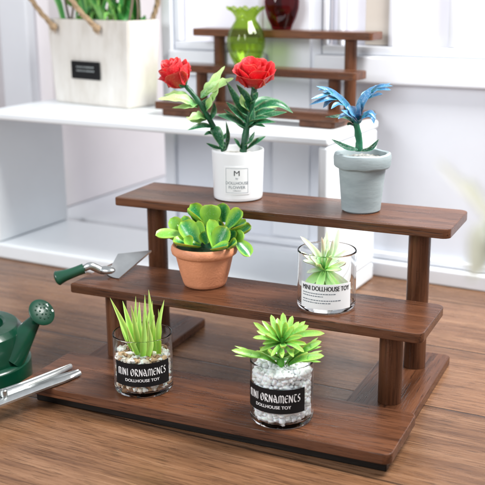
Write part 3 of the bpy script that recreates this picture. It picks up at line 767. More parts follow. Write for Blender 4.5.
# jade like succulent
jade = leaf_mat('jade_leaf', (0.026, 0.21, 0.062), (0.29, 0.55, 0.055), speck=0.14, e0=0.18, e1=0.98, rough=0.25, trans=0.25, vein=0.06)
jade_light = leaf_mat('jade_leaf_light', (0.17, 0.42, 0.055), (0.31, 0.57, 0.07), speck=0.12, e0=0.2, e1=1.0, rough=0.32, trans=0.2)
jp = Plant('succulent', 'round leaved green succulent filling the terracotta pot', 'succulent', PT+V((0, 0, 0.155)))
def Z4(x, y): return (150+x/4.41, 195+y/4.41)
toC = (CAM-PT).normalized()
def jl(base, tip, w, n, dz0=0.0, dz1=-0.05, m=None, cup=0.45, mid=0.0):
    b, t_ = Z4(*base), Z4(*tip)
    mx = ((b[0]+t_[0])/2, (b[1]+t_[1])/2)
    Nn = toC*n[2]+CR*n[0]+V((0, 0, 1))*n[1]
    jp.leaf([b, mx, t_], w/4.41*1.2*random.uniform(.92, 1.1), m or jade, [dz0, (dz0+dz1)/2-mid, dz1], N=Nn, prof='obovate', cup=cup*0.85, thick=0.013, nv=14, nu=9)
jl((150, 170), (24, 178), 62, (0, .9, .5), -.02, -.06, jade_light, .3)
jl((150, 170), (88, 104), 52, (-.3, .6, .7), .05, .05, jade_light, .3)
jl((215, 222), (136, 118), 82, (.2, .5, .9), -.04, -.02, None, .5)
jl((225, 225), (100, 205), 62, (.1, .95, .3), -.05, -.10, None, .5)
jl((240, 200), (212, 112), 44, (-.6, .4, .7), -.03, -.02, jade_light, .3)
jl((235, 140), (178, 40), 62, (.2, .5, .9), .06, .03, None, .5)
jl((240, 130), (165, 62), 46, (-.3, .8, .4), .05, .0, None, .4)
jl((258, 150), (272, 42), 78, (.1, .1, 1), .02, .0, jade_light, -.35)
jl((325, 120), (322, 34), 58, (-.2, .5, .8), .05, .04, None, .45)
jl((335, 150), (410, 74), 70, (-.2, .7, .7), .02, -.02, None, .5)
jl((345, 155), (425, 122), 56, (0, .9, .3), .0, -.04, None, .4)
jl((285, 240), (262, 106), 62, (.75, .2, .8), -.06, -.05, jade_light, .4)
jl((290, 245), (340, 140), 78, (-.25, .5, .9), -.07, -.06, None, .5)
jl((270, 238), (345, 222), 52, (0, 1, .35), -.08, -.12, None, .5)
jl((365, 185), (448, 138), 60, (-.2, .8, .4), .0, -.02, None, .5)
jl((372, 190), (440, 272), 60, (.5, .6, .7), -.02, -.06, None, .4)
jl((380, 200), (410, 165), 50, (-.3, .4, .9), -.03, -.05, jade_light, .3)
jl((330, 215), (395, 120), 50, (.3, .4, .8), .03, .05, None, .4)
jl((300, 215), (300, 110), 56, (0, .4, .8), .05, .07, None, .4)
jl((180, 200), (150, 90), 50, (0, .6, .8), .06, .08, None, .4)
jl((200, 190), (120, 130), 44, (.2, .6, .8), .03, .05, None, .4)
jl((190, 150), (160, 118), 44, (0, .7, .6), -.01, .0, jade_light, .3)
jl((250, 215), (232, 160), 46, (.1, .5, .8), -.05, -.05, None, .4)
jl((310, 130), (300, 60), 46, (.3, .5, .8), .07, .08, jade_light, .3)
jl((350, 210), (372, 150), 48, (-.3, .5, .8), -.03, -.03, None, .4)
jl((130, 200), (60, 160), 46, (0, .9, .4), .02, .03, None, .3)
jl((180, 225), (158, 180), 40, (0, .5, .8), -.08, -.09, jade_light, .4)
jl((360, 140), (392, 98), 46, (-.2, .6, .7), .06, .08, jade_light, .4)
jl((340, 235), (380, 205), 44, (-.2, .8, .5), -.08, -.11, None, .4)
jp.stem([Z4(255, 240), Z4(255, 140)], (8, 5), stem_green, [0, 0], name='stem')

# spiky grassy plant in the left cup
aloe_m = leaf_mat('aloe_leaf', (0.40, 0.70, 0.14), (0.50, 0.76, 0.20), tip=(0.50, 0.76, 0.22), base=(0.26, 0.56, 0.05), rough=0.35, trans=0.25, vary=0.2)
ap = Plant('aloe_plant', 'light green spiky plant rising from the left glass cup', 'plant', PA+V((0, 0, 0.14)))
def Z3(x, y): return (95+x/3.73, 280+y/3.73)
for b, m_, t_, w, o0, o1 in (((152, 275), (108, 180), (56, 66), 19, .02, -.02), ((155, 275), (130, 190), (103, 78), 20, .0, .03), ((166, 278), (150, 195), (134, 94), 18, -.02, -.05),
                           ((176, 282), (168, 190), (166, 82), 22, .02, .05), ((186, 280), (185, 170), (186, 54), 16, .03, .06), ((222, 272), (218, 160), (200, 36), 20, .0, .01),
                           ((238, 275), (246, 180), (258, 74), 20, -.03, -.04), ((196, 282), (196, 200), (206, 100), 18, -.03, -.05), ((180, 285), (178, 220), (182, 120), 24, -.04, -.05),
                           ((160, 280), (140, 230), (118, 170), 16, -.04, -.08), ((205, 280), (214, 215), (222, 130), 16, -.05, -.07), ((170, 280), (150, 215), (146, 140), 16, .04, .06), ((150, 275), (122, 215), (84, 128), 15, .03, .05), ((192, 280), (204, 190), (214, 78), 14, .05, .08), ((215, 280), (234, 200), (236, 108), 15, .02, .03), ((172, 282), (152, 180), (152, 60), 14, .05, .08), ((200, 284), (200, 230), (196, 150), 17, -.06, -.08), ((230, 275), (238, 215), (244, 150), 16, .03, .06)):
    m_ = (m_[0]+random.uniform(-9, 9), m_[1]+random.uniform(-6, 6))
    ap.leaf([Z3(*b), Z3(*m_), Z3(*t_)], w/3.73*random.uniform(1.0, 1.4), aloe_m, [o0, (o0+o1)/2, o1], prof='finger', cup=.6, thick=.008, nv=12)

# green rosette succulent in the right cup
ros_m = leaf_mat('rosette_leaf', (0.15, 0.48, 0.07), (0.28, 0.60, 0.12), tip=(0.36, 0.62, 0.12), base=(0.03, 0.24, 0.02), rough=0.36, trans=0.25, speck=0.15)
sp_ = Plant('succulent', 'bright green rosette succulent on a short stalk, in the cup of white pebbles', 'succulent', PS+V((0, 0, 0.20)))
def Z5(x, y): return (225+x/3.73, 305+y/3.73)
sp_.stem([Z5(207, 245), Z5(207, 200), Z5(210, 150), Z5(214, 120)], (4.2, 3.2), plain('stalk_green', (0.13, 0.42, 0.05), 0.4, 0.2, 20), [0]*4)
c0 = (212, 140)
for tip, w, o1, mb in (((106, 64), 30, -.02, -6), ((138, 58), 26, .05, -4), ((172, 36), 30, .06, 0), ((216, 28), 34, .05, 0), ((252, 40), 30, .08, 0), ((276, 62), 28, .06, 0), ((312, 76), 34, .02, 4),
                       ((372, 106), 36, -.02, 10), ((104, 122), 24, -.08, 6), ((330, 98), 28, .06, 8), ((160, 74), 28, -.04, 0), ((226, 62), 34, -.02, 0), ((258, 80), 32, -.05, 0), ((190, 66), 26, -.06, 0), ((290, 118), 30, -.09, 6), ((214, 156), 34, -.13, 0), ((150, 108), 26, -.1, 4), ((140, 146), 24, -.06, 6), ((304, 146), 26, -.06, 6), ((128, 172), 24, -.08, 8), ((296, 176), 24, -.08, 8), ((172, 192), 22, -.12, 4), ((256, 194), 22, -.12, 4), ((214, 198), 22, -.13, 2), ((118, 96), 26, .02, 2), ((196, 48), 26, .09, 0), ((300, 60), 26, .07, 2)):
    mid = ((c0[0]+tip[0])/2+random.uniform(-5, 5), (c0[1]+tip[1])/2-mb+random.uniform(-3, 5))
    sp_.leaf([Z5(*c0), Z5(*mid), Z5(*tip)], w/3.73*0.74, ros_m, [0, o1*.5, o1], prof='obovate', cup=.35, thick=.009, nv=12)
for b_, tip, w, o1 in (((207, 195), (128, 158), 26, -.04), ((208, 195), (292, 156), 26, -.04), ((207, 200), (160, 166), 22, -.09), ((209, 200), (258, 166), 22, -.09), ((207, 205), (110, 172), 22, .05), ((209, 205), (310, 176), 22, .05), ((208, 190), (214, 178), 24, -.10)):
    sp_.leaf([Z5(*b_), Z5((b_[0]+tip[0])/2, (b_[1]+tip[1])/2+4), Z5(*tip)], w/3.73, ros_m, [0, o1*.6, o1], prof='obovate', cup=.35, thick=.009, nv=12)
for pts, w, offs in (([(195, 220), (150, 195), (95, 182), (24, 168)], 34, [0, -.05, -.07, -.08]), ([(232, 225), (285, 200), (370, 190)], 40, [0, -.06, -.10]),
                     ([(225, 222), (250, 190), (278, 155)], 18, [0, -.01, 0]), ([(192, 222), (170, 200), (140, 180)], 22, [0, .03, .05]), ([(235, 215), (300, 165), (360, 135)], 34, [0, -.04, -.05])):
    d_ = (sp_.o-CAM).length/FPX; bm = bmesh.new(); P = [sp_.p(*Z5(*q), o) for q, o in zip(pts, offs)]
    leaf(bm, P, w/3.73*d_*0.8, UPN, prof='obovate', cup=.3, thick=.008, nv=16)
    c_ = spline(P, 21); sd = (P[-1]-P[0]).cross(UPN).normalized()*w/3.73*d_             # pointed side lobes near the tip
    for k, f_ in ((9, .62), (13, .78)):
        for g_ in (-1, 1): leaf(bm, [c_[k], (c_[k]+c_[k+4])/2+sd*g_*f_*.45, c_[min(20, k+6)]+sd*g_*f_*.72], w/3.73*d_*.34, UPN, prof='lance', cup=.2, thick=.006, nv=8, nu=5)
    obj('leaf', bm, ros_m, sp_.t)

# pale plant in the white label cup
pal_m = leaf_mat('pale_leaf', (0.50, 0.70, 0.40), (0.68, 0.80, 0.60), tip=(0.80, 0.85, 0.76), base=(0.20, 0.62, 0.10), rough=0.4, trans=0.3, vary=0.08)
pal_g = leaf_mat('pale_green_leaf', (0.28, 0.66, 0.14), (0.45, 0.76, 0.26), tip=(0.6, 0.82, 0.46), rough=0.4, trans=0.3)
pp = Plant('succulent', 'white tipped pale green succulent in the glass cup with the white label', 'succulent', PW+V((0, 0, 0.10)))
def Z6(x, y): return (280+x/4.85, 225+y/4.85)
c0 = (215, 215)
for tip, w, o1, m in (((98, 54), 44, -.03, pal_m), ((150, 90), 36, .04, pal_m), ((228, 24), 48, .02, pal_m), ((286, 14), 44, .03, pal_m), ((200, 70), 36, .06, pal_m), ((258, 70), 40, -.04, pal_m), ((345, 120), 44, .0, pal_m),
                      ((320, 90), 36, .06, pal_m), ((110, 170), 46, -.06, pal_m), ((140, 140), 40, -.07, pal_m), ((320, 180), 46, -.06, pal_m), ((250, 150), 46, -.08, pal_g), ((180, 190), 46, -.08, pal_g), ((300, 215), 46, -.06, pal_g), ((130, 230), 46, -.03, pal_m)):
    mid = ((c0[0]+tip[0])/2+random.uniform(-16, 16), (c0[1]+tip[1])/2+random.uniform(-10, 8))
    pp.leaf([Z6(*c0), Z6(*mid), Z6(*tip)], w/4.85*random.uniform(.42, .68), m, [0, o1*.6, o1], prof='petal', cup=.4, thick=.010, nv=12)
for k in range(14):
    a_ = random.uniform(.15, 2.9); l_ = random.uniform(75, 150); o_ = random.uniform(-.07, .07); tip = (c0[0]+l_*math.cos(a_)*.9, 190-l_*math.sin(a_))
    pp.leaf([Z6(*c0), Z6((c0[0]+tip[0])/2+random.uniform(-14, 14), (c0[1]+tip[1])/2), Z6(*tip)], random.uniform(15, 26)/4.85, random.choice((pal_m, pal_m, pal_g)), [0, o_*.6, o_], prof='petal', cup=.4, thick=.009, nv=12)
for tip, w, o1 in (((120, 300), 60, -.03), ((180, 330), 60, -.06), ((260, 340), 66, -.05), ((330, 330), 66, .0), ((330, 360), 60, -.05), ((200, 380), 70, -.06), ((290, 395), 70, -.06), ((350, 310), 50, .03), ((140, 370), 60, .0)):
    mid = ((c0[0]+tip[0])/2, (c0[1]+tip[1])/2)
    pp.leaf([Z6(*c0), Z6(*mid), Z6(*tip)], w/4.85*random.uniform(.5, .8), random.choice((pal_g, pal_m)), [0, o1*.6, o1], prof='petal', cup=.4, thick=.010, nv=10)

# ------------------------------------------------------------------ pebbles and gravel inside the cups
def fill(name, label, p, r, zones, mats, seed, rough):
    """heap of stones against the glass; zones: (bottom, top, stone size, subdivisions)"""
    rg = random.Random(seed); bm = bmesh.new(); k = 0; top = zones[-1][1]
    for z0, z1, size, sub in zones:
        z = z0+size*0.8
        while z < z1:
            for i in range(int((r-size)/(size*1.4))+1):
                rr = r-size*1.06-i*size*1.4-rg.uniform(0, .25)*size
                if rr < 0 or (i > 1 and z < top-size*2.6): continue
                n = max(1, int(2*math.pi*rr/(size*1.45))); ph = rg.uniform(0, 6)
                for j in range(n):
                    a = ph+2*math.pi*j/n; s = size*rg.choice((0.66, 0.82, 0.95, 1.1, 1.25))*rg.uniform(.9, 1.1)
                    c = V((rr*math.cos(a), rr*math.sin(a), z+rg.uniform(-.35, .35)*size)); 
                    mi = rg.randrange(len(mats))
                    for f in sphere(bm, c, s, sub, (rg.uniform(.75, 1.1), rg.uniform(.75, 1.1), rg.uniform(.6, 1.0)), rough, k+seed*7): f.material_index = mi
                    k += 1
            z += size*1.15
    sz = zones[-1][2]                                             # pale core added inside the heap to bounce light between the stones
    cb_ = lathe_bm([(0, zones[0][0]+0.004), (r-0.016, zones[0][0]+0.004), (r-0.016, zones[0][1]), (r-sz*1.9, zones[0][1]+0.01), (r-sz*1.9, top-sz*3.2), (0, top-sz*2.9)], 40)
    me_ = bpy.data.meshes.new('tmp'); cb_.to_mesh(me_); cb_.free(); bm.from_mesh(me_); bpy.data.meshes.remove(me_)
    o = obj(name, bm, mats, None, p, smooth=True, angle=75); tag(o, label, name.replace('_', ' '), kind='stuff'); return o
white_stone = plain('white_stone', (0.93, 0.94, 0.945), 0.45, 0.03, 25, sss=0.15)
fill('white_pebbles', 'white pebbles filling the right glass cup', PS+V((0, 0, 0.0145)), 0.1062, ((0.0, 0.044, 0.0135, 2), (0.046, 0.186, 0.0118, 2)), [white_stone, white_stone, white_stone, white_stone, plain('grey_stone', (0.72, 0.74, 0.74), 0.4, 0.1, 25)], 5, 0.6)
gw_ = plain('gravel_white', (0.80, 0.79, 0.76), 0.5, 0.08, 20, sss=0.2)
gr = [gw_, gw_, gw_, plain('gravel_tan', (0.50, 0.34, 0.19), 0.6, 0.2, 20), plain('gravel_pale', (0.66, 0.58, 0.48), 0.6, 0.1, 20), plain('gravel_brown', (0.30, 0.17, 0.09), 0.6, 0.2, 20), plain('gravel_cream', (0.74, 0.70, 0.62), 0.6, 0.1, 20)]
fill('brown_gravel', 'mixed tan and white gravel in the left glass cup', PA+V((0, 0, 0.0145)), 0.1062, ((0.0, 0.055, 0.0125, 2), (0.055, 0.135, 0.0105, 2)), gr, 9, 1.0)

# ------------------------------------------------------------------ trowel, shears, watering can
steel = plain('brushed_steel', (0.62, 0.63, 0.63), 0.30, 0.08, 14, metallic=1.0)
silver = plain('silver_cast', (0.52, 0.54, 0.54), 0.34, 0.06, 30, metallic=1.0, bumpy=0.08)
def enamel_mat(name, speck):
    m, nt, b = mat(name); tc = node(nt, 'ShaderNodeTexCoord')
    n = node(nt, 'ShaderNodeTexNoise', i_Scale=9.0, i_Detail=4.0); nt.links.new(tc.outputs['Object'], n.inputs['Vector'])
    c = ramp(nt, n.outputs[0], [(0.3, (0.001, 0.034, 0.017)), (0.7, (0.002, 0.052, 0.026))]).outputs[0]
    if speck:
        vo = node(nt, 'ShaderNodeTexVoronoi', i_Scale=42.0); nt.links.new(tc.outputs['Object'], vo.inputs['Vector'])
        n2 = node(nt, 'ShaderNodeTexNoise', i_Scale=11.0); nt.links.new(tc.outputs['Object'], n2.inputs['Vector'])
        a_ = ramp(nt, vo.outputs['Distance'], [(0.22, (1, 1, 1)), (0.30, (0, 0, 0))]).outputs[0]; q = ramp(nt, n2.outputs[0], [(0.55, (0, 0, 0)), (0.58, (1, 1, 1))]).outputs[0]
        c = mixc(nt, math_(nt, 'MULTIPLY', a_, q), c, (0.75, 0.8, 0.78))
    nt.links.new(c, b.inputs['Base Color']); b.inputs['Roughness'].default_value = 0.27; b.inputs['Coat Weight'].default_value = 0.15; b.inputs['Specular IOR Level'].default_value = 0.4
    bump(nt, b, n.outputs[0], 0.10, 0.02); return m
enamel = enamel_mat('green_enamel', False); enamel_sp = enamel_mat('green_enamel_specked', True)
enamel_head = enamel_mat('green_enamel_head', True); enamel_head.node_tree.nodes['Principled BSDF'].inputs['Roughness'].default_value = 0.42
handle_green = plain('handle_green', (0.004, 0.060, 0.030), 0.28, 0.2, 12, coat=0.5)

# trowel
def onz(px, py, z):
    d_ = CR*((px-242.5)/FPX)+CU*((242.5-py)/FPX)+CF
    return CAM+d_*((z-CAM.z)/d_.z)
A_ = onz(119, 279, TZ[1]+0.002); B_ = onz(107, 275, TZ[1]+0.010)
TR0 = A_.copy()
tr = thing('trowel', 'small trowel with green handle and steel blade lying on the middle shelf', 'trowel', TR0)
h_ = V((CF.x, CF.y, 0)).normalized()
Cc = at(151.5, 251, A_, 0.16)-TR0; Dd = at(118, 254.5, A_, 0.15)-TR0
a_, b_2 = V((0, 0, 0)), B_-TR0
bm = bmesh.new(); nrm = (Cc-a_).cross(Dd-a_).normalized()
if nrm.z < 0: nrm = -nrm
quad = [a_, Cc, Dd, b_2]; th = 0.009
gv = []
for (u, v) in [(i/8, j/6) for j in range(7) for i in range(9)]:
    p0 = a_.lerp(Cc, u); p1 = b_2.lerp(Dd, u); p_ = p0.lerp(p1, v) - nrm*0.010*math.sin(math.pi*v)*math.sin(math.pi*min(1, u+.2)); gv.append(p_)
tv = [bm.verts.new(p_+nrm*th/2) for p_ in gv]; bv = [bm.verts.new(p_-nrm*th/2) for p_ in gv]
for j in range(6):
    for i in range(8):
        k = j*9+i; bm.faces.new((tv[k], tv[k+1], tv[k+10], tv[k+9])); bm.faces.new((bv[k], bv[k+9], bv[k+10], bv[k+1]))
edge_ = [i for i in range(9)]+[9*j+8 for j in range(1, 7)]+[54+i for i in range(7, -1, -1)]+[9*j for j in range(5, 0, -1)]
for k in range(len(edge_)):
    x, y = edge_[k], edge_[(k+1) % len(edge_)]; bm.faces.new((tv[x], bv[x], bv[y], tv[y]))
obj('blade', bm, steel, tr, angle=30)
T = lambda x, y, o=0.0: at(x, y, A_, o)-TR0
bm = bmesh.new()
tube(bm, spline([T(84, 268.5, .0), T(90, 266, .0), T(96, 268, .01), T(104, 271, .015), T(112, 267, .03)], 20), [0.0135-0.004*i/19+0.006*math.sin(math.pi*i/19) for i in range(20)], 14)
sphere(bm, T(107, 270, .01), 0.030, 3, (1.3, 0.9, 0.55))
obj('shank', bm, silver, tr)
bm = bmesh.new()
hp = spline([T(55.5, 279, -.02), T(62, 276.5, -.017), T(72, 273, -.01), T(84, 268.5, .0)], 24)
tube(bm, hp, [0.0325*(math.sin(math.pi*min(1, (i+1.3)/9))**0.5 if i < 3.5 else 1.0-0.25*math.sin(math.pi*(i-3)/28)-0.006*(i-3)) for i in range(24)], 18)
obj('handle', bm, handle_green, tr)

# pruning shears lying across the front left corner of the lowest shelf
SH0 = onz(40, 384, TZ[0]+0.018)
ps = thing('pruning_shears', 'small silver shears lying over the left corner of the lowest shelf', 'shears', SH0)
def shear_blade(pix, w, z0, m, curve=0.0, name='blade'):
    P = [onz(x, y, TZ[0]+z)-SH0 for (x, y), z in zip(pix, z0)]
    P = spline(P, 20); bm = bmesh.new(); rings = []
    for i, p_ in enumerate(P):
        t_ = (P[min(i+1, 19)]-P[max(i-1, 0)]).normalized(); s_ = t_.cross(V((0, 0, 1))).normalized(); ww = w[0]+(w[1]-w[0])*i/19
        if i > 16: ww *= math.sqrt((20-i)/4.0)
        ring = [bm.verts.new(p_+s_*x*ww+V((0, 0, z*0.016))) for x, z in ((-1, -.45), (-1, .05), (-.6, .5), (-.25, .62), (0, .36), (.25, .62), (.6, .5), (1, .05), (1, -.45))]
        rings.append(ring)
    for x, y in zip(rings, rings[1:]):
        for k in range(9): bm.faces.new((x[k], x[(k+1) % 9], y[(k+1) % 9], y[k]))
    bm.faces.new(rings[0]); bm.faces.new(rings[-1][::-1])
    return obj(name, bm, m, ps, angle=50)
shear_blade([(-40, 414), (0, 400), (38, 386), (79, 372)], (0.042, 0.034), (.012, .012, .012, .012), silver)
shear_blade([(-40, 405), (0, 393), (36, 380), (71, 366)], (0.028, 0.017), (.024, .024, .022, .012), silver)
bm = lathe_bm([(0, -0.02), (0.013, -0.02), (0.013, 0.003), (0.010, 0.006), (0.005, 0.003), (0, 0.003)], 24); bm.transform(Matrix.Translation(onz(4, 394, TZ[0]+0.03)-SH0+V((0, 0, 0.012))))
obj('rivet', bm, plain('dark_steel', (0.42, 0.44, 0.43), 0.35, 0.2, 20, metallic=1.0), ps)

# watering can
WC = V((-1.07, 0.10, 0.0005))
wc = thing('watering_can', 'dark green enamel watering can at the left edge, beside the silver shears', 'watering can', WC)
obj('body', lathe_bm([(0, 0.0), (0.235, 0.0), (0.245, 0.008), (0.245, 0.085), (0.238, 0.094), (0.225, 0.10), (0.222, 0.17), (0.218, 0.215), (0.200, 0.235), (0.15, 0.243), (0.14, 0.236), (0.135, 0.20), (0, 0.20)], 72), enamel, wc)
hd = at(41.5, 312.5, WC, 0.02)-WC
b0 = at(7, 358, WC, -0.05)-WC
ax = (CR*0.58+V((0, 0, 0.60))-V((CF.x, CF.y, 0))*0.55).normalized(); he = hd-ax*0.022
bm = bmesh.new(); P = spline([b0, b0.lerp(he, 0.5), he], 14)
tube(bm, P, [0.060*(1-i/13)+0.018 for i in range(14)], 24)
spt = obj('spout', bm, enamel_sp, wc)
bm = lathe_bm([(0, -0.030), (0.020, -0.030), (0.030, -0.020), (0.053, -0.006), (0.057, -0.001), (0.058, 0.003), (0.055, 0.007), (0.046, 0.011), (0.034, 0.0145), (0.018, 0.017), (0, 0.018)], 48)
Mx = Matrix.Translation(hd) @ V((0, 0, 1)).rotation_difference(ax).to_matrix().to_4x4()
bm.transform(Mx)
for rr, n in ((0.016, 6), (0.033, 11)):                          # raised nozzles
    for k in range(n): sphere(bm, Mx @ V((rr*math.cos(6.283*k/n), rr*math.sin(6.283*k/n), 0.0168 if rr < .02 else 0.0142)), 0.0045, 2)
rs = obj('sprinkler_rose', bm, enamel_head, wc)
bm = bmesh.new(); dl = -CR
tube(bm, spline([dl*0.15+V((0, 0, 0.218)), dl*0.22+V((0, 0, 0.40)), dl*0.38+V((0, 0, 0.40)), dl*0.42+V((0, 0, 0.22)), dl*0.235+V((0, 0, 0.07))], 30), 0.02, 12)
obj('handle', bm, enamel, wc)

# ------------------------------------------------------------------ vases on the small stand
def ribbed(n, amp): return lambda r, z, a, i: (r*(1+amp*math.cos(n*a)*(1 if 0.02 < z < 0.26 else 0)), z)
vg = on_small(-0.125, 0.19+0.07, 1)
t = thing('vase', 'lime green glass vase with a ruffled rim', 'vase', vg, 0, 'glass vases on the small stand')
def ruff(r, z, a, i):
    if z > 0.235:
        k = (z-0.235)/0.075; return r*(1+0.05*k*math.cos(9*a)), z+0.010*k*math.cos(9*a+0.5)
    return r*(1+0.022*math.cos(12*a)*(1 if z > 0.015 else 0)), z
outer = [(0, 0), (0.056, 0), (0.062, 0.006), (0.084, 0.05), (0.101, 0.10), (0.103, 0.14), (0.092, 0.185), (0.068, 0.225), (0.056, 0.245), (0.058, 0.262), (0.072, 0.285), (0.088, 0.300), (0.102, 0.306)]
inner = [(r-0.007, z+0.002) for r, z in outer[::-1][:-3]]+[(0.05, 0.014), (0, 0.014)]
obj('vase_body', lathe_bm(outer+inner, 84, ruff), glass_mat('green_glass', (0.76, 0.865, 0.42), (0.32, 0.46, 0.06), 0.04), t)
vr = on_small(-0.015, 0.38+0.075, 2)
t = thing('vase', 'dark red glass vase with a ribbed round body, cut by the top of the photo', 'vase', vr, 0, 'glass vases on the small stand')
outer = [(0, 0), (0.050, 0), (0.056, 0.006), (0.060, 0.02), (0.080, 0.06), (0.095, 0.11), (0.098, 0.15), (0.088, 0.19), (0.060, 0.23), (0.048, 0.25), (0.05, 0.27), (0.07, 0.29)]
inner = [(r-0.008, z+0.002) for r, z in outer[::-1][:-3]]+[(0.046, 0.014), (0, 0.014)]
obj('vase_body', lathe_bm(outer+inner, 84, ribbed(8, 0.02)), glass_mat('red_glass', (0.52, 0.13, 0.18), (0.12, 0.010, 0.02), 0.06), t)

# ------------------------------------------------------------------ white planter with rope handles, and what grows in it
def planter_mat():
    m, nt, b = mat('whitewashed_wood'); tc = node(nt, 'ShaderNodeTexCoord')
    mp = node(nt, 'ShaderNodeMapping'); mp.inputs['Scale'].default_value = (9, 9, 3); nt.links.new(tc.outputs['Object'], mp.inputs[0])
    n = node(nt, 'ShaderNodeTexNoise', i_Scale=1.0, i_Detail=6.0, i_Roughness=0.6); nt.links.new(mp.outputs[0], n.inputs['Vector'])
    r = ramp(nt, n.outputs[0], [(0.28, (0.56, 0.52, 0.46)), (0.5, (0.68, 0.65, 0.60)), (0.72, (0.75, 0.73, 0.69))]); nt.links.new(r.outputs[0], b.inputs['Base Color'])
    b.inputs['Roughness'].default_value = 0.7; bump(nt, b, n.outputs[0], 0.3, 0.02); return m
pl_m = planter_mat()
FLp, FRp, BRp = room(-2.00, 0.40, HB), room(-1.445, 0.335, HB), room(-1.40, 0.60, HB)
FLp = onz(55.7, 101.5, HB); FRp = onz(129, 109.5, HB)
xd = (FRp-FLp); PW_ = xd.length; xd.normalize()
FLp = FRp-xd*PW_
pang = math.atan2(xd.y, xd.x)
PD = 0.24; PH = 0.50
pl = thing('planter', 'whitewashed planter box with rope handles on the white case', 'planter', FRp-xd*PW_/2, pang)
bm = bmesh.new()
def frus(z, ins, grow): return [bm.verts.new((sx*(PW_/2*grow-ins), (PD/2)+sy*(PD/2*grow-ins), z)) for sx, sy in ((-1, -1), (1, -1), (1, 1), (-1, 1))]
rs_ = [frus(0.001, 0, 1), frus(PH, 0, 1.09), frus(PH, 0.03, 1.09), frus(PH-0.10, 0.03, 1.08)]
for a1, b1 in zip(rs_, rs_[1:]):
    for k in range(4): bm.faces.new((a1[k], a1[(k+1) % 4], b1[(k+1) % 4], b1[k]))
bm.faces.new(rs_[0][::-1]); bm.faces.new(rs_[-1])
bmesh.ops.bevel(bm, geom=[e for e in bm.edges if e.calc_length() > 0.1], offset=0.008, segments=2, affect='EDGES')
obj('planter_body', bm, pl_m, pl)
def front(x, z): return V((x, -PD*0.045*z/PH-0.004, z))       # the front board leans out a little
def upix(px): return (px-(55.7+129)/2)/(129-55.7)*PW_
lb = obj('label', box_bm(upix(76.5), upix(104.5), -0.019, -0.0135, 0.155, 0.260, 0.002), black_paper, pl)
bm = bmesh.new(); rg = random.Random(4)
for zz in (0.222, 0.20):
    x = upix(82)
    while x < upix(99):
        d_ = rg.uniform(0.006, 0.018); bm.faces.new([bm.verts.new(q) for q in ((x, -0.0196, zz), (x+d_, -0.0196, zz), (x+d_, -0.0196, zz+0.008), (x, -0.0196, zz+0.008))]); x += d_+0.006
obj('lettering', bm, plain('label_grey', (0.3, 0.33, 0.33), 0.5, 0.1), lb, smooth=False)
jute = plain('jute_rope', (0.40, 0.28, 0.17), 0.85, 0.3, 60, bumpy=0.5)
def rope(pts, knots, r=0.014):
    P = spline(pts, 70); bm = bmesh.new()
    for s in range(3):
        Q = []
        for i, p_ in enumerate(P):
            t_ = (P[min(i+1, 69)]-P[max(i-1, 0)]).normalized(); a = t_.cross(V((0, 1, 0.2))).normalized(); b = a.cross(t_); ph = i*0.62+s*2.094
            Q.append(p_+(a*math.cos(ph)+b*math.sin(ph))*r*0.62)
        tube(bm, Q, r*0.62, 7)
    for k in knots:
        sphere(bm, k, r*1.75, 2, (1, 0.8, 1), 0.35, 3)
        for q in range(9):
            e = V(k)+V((random.uniform(-.6, 1.2), -0.3, random.uniform(-1.6, -0.4)))*r*1.9
            tube(bm, [V(k), e], r*0.14, 5)
    return obj('rope_handle', bm, jute, pl)
kl, kr = V((upix(63), -0.036, 0.455)), V((upix(106), -0.036, 0.455))
rope([kl, kl+V((-0.09, -0.05, 0.12)), kl+V((-0.20, -0.05, 0.26)), kl+V((-0.24, -0.02, 0.48)), kl+V((-0.10, 0.0, 0.62)), kr+V((-0.36, 0, 0.50)), kr+V((-0.26, -0.03, 0.28)), kr+V((-0.12, -0.04, 0.12)), kr], (kl, kr))
bl, br = V((upix(60), PD*1.06+0.03, 0.455)), V((upix(119), PD*1.06+0.03, 0.455))
rope([br, br+V((0.03, 0.04, 0.14)), br+V((0.06, 0.03, 0.32)), br+V((-0.05, 0.0, 0.52)), bl+V((0.06, 0.0, 0.52)), bl+V((-0.05, 0.03, 0.3)), bl], (br, bl))
gp = thing('potted_plant', 'green leafy plant with thin brown stems growing in the planter', 'plant', pl.location+V((0, 0, 0)), pang)
dirt = plain('planter_moss', (0.05, 0.12, 0.03), 0.9, 0.5, 25, bumpy=0.6)
bm = bmesh.new(); g = {}
for i in range(25):
    for j in range(9):
        x = -PW_*0.5+PW_*i/24; y = 0.03+(PD-0.06)*j/8; g[i, j] = bm.verts.new((x, y, 0.440+0.035*noise.noise(V((x*14, y*14, 1)))))
for i in range(24):
    for j in range(8): bm.faces.new((g[i, j], g[i+1, j], g[i+1, j+1], g[i, j+1]))
obj('moss', bm, dirt, gp)
pg1 = leaf_mat('planter_leaf', (0.04, 0.26, 0.05), (0.12, 0.42, 0.10), rough=0.4); pg2 = leaf_mat('planter_leaf_pale', (0.16, 0.44, 0.08), (0.30, 0.56, 0.16), rough=0.4)
rg = random.Random(21)
for k in range(30):
    x = rg.uniform(-.44, .46)*PW_; y = rg.uniform(0.05, PD-0.05); hgt = rg.uniform(0.16, 0.42); lean = rg.uniform(-.16, .16)
    bm = leaf(bmesh.new(), [(x, y, 0.43), (x+lean*.4, y-.01, 0.43+hgt*.6), (x+lean*1.3, y+rg.uniform(-.08, .05), 0.43+hgt)], rg.uniform(.03, .075), (rg.uniform(-.5, .5), -1, .3), prof=rg.choice(('lance', 'blade')), nv=9, nu=5)
    obj('leaf', bm, rg.choice((pg1, pg1, pg2)), gp)
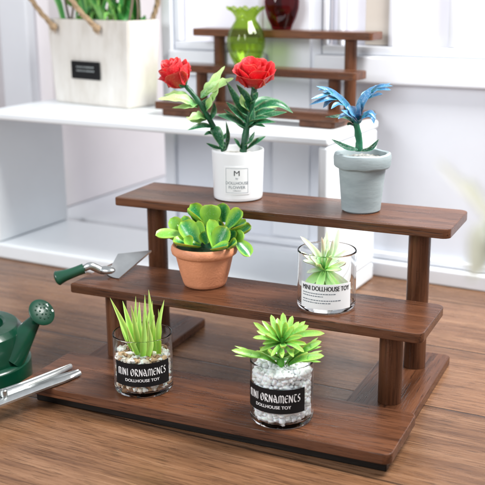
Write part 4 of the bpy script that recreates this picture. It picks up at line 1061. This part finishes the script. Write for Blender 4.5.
for k in range(34):                                            # small oval leaves between the blades
    x = rg.uniform(-.5, .5)*PW_; y = rg.uniform(-0.01, PD); z = rg.uniform(0.47, 0.72); a = rg.uniform(0, 6.3); l_ = rg.uniform(.06, .11)
    bm = leaf(bmesh.new(), [(x, y, z), (x+math.cos(a)*l_*.5, y+math.sin(a)*l_*.3, z+.035), (x+math.cos(a)*l_, y+math.sin(a)*l_*.6, z+rg.uniform(-.01, .07))], rg.uniform(.03, .05), (rg.uniform(-.4, .4), -.7, .7), prof='lance', nv=8, nu=5)
    obj('leaf', bm, rg.choice((pg1, pg2, pg2)), gp)
brown = plain('twig_brown', (0.20, 0.15, 0.11), 0.7, 0.2, 30)
for k in range(12):
    x = rg.uniform(-.42, .48)*PW_; y = rg.uniform(0.05, PD-0.05); bm = bmesh.new()
    tube(bm, spline([(x, y, 0.43), (x+rg.uniform(-.06, .06), y, 0.62), (x+rg.uniform(-.2, .2), y-.02, 0.95)], 12), 0.007, 6)
    obj('twig', bm, brown, gp)

# ------------------------------------------------------------------ out of focus pale flower close to the lens, at the right
NF = at(500, 300, CAM+CF*1.3)
fl = thing('flower', 'pale cream flower close to the lens at the right edge', 'flower', (NF.x, NF.y, 0.0005))
cream, nt, b_ = mat('cream_petal')
t_l = node(nt, 'ShaderNodeBsdfTranslucent'); t_l.inputs['Color'].default_value = (0.95, 0.955, 0.88, 1); b_.inputs['Base Color'].default_value = (0.93, 0.94, 0.88, 1); b_.inputs['Roughness'].default_value = 0.6
m_x = node(nt, 'ShaderNodeMixShader'); m_x.inputs[0].default_value = 0.5
nt.links.new(b_.outputs[0], m_x.inputs[1]); nt.links.new(t_l.outputs[0], m_x.inputs[2]); nt.links.new(m_x.outputs[0], nt.nodes['Material Output'].inputs[0])
fo = V((NF.x, NF.y, 0.0005))
def nf(px, py, o=0): return at(px, py, CAM+CF*1.3, o)-fo
dn = 1.3/FPX
bm = tube(bmesh.new(), spline([V((0, 0, 0)), nf(503, 420), nf(500, 300), nf(492, 225)], 20), 0.006, 8); obj('stem', bm, stem_green, fl)
for pts, w in (([(492, 225), (468, 195), (436, 160)], 14), ([(494, 222), (476, 196), (466, 180)], 16), ([(494, 230), (480, 240), (471, 282)], 20), ([(492, 228), (484, 235), (482, 275)], 18), ([(495, 222), (505, 190), (512, 165)], 16), ([(495, 226), (520, 215), (540, 220)], 18)):
    obj('petal', leaf(bmesh.new(), [nf(*q) for q in pts], w*1.3*dn, V((0, 0, 1))-CF*0.5+CR*0.3, prof='petal', cup=.3, thick=.002), cream, fl)
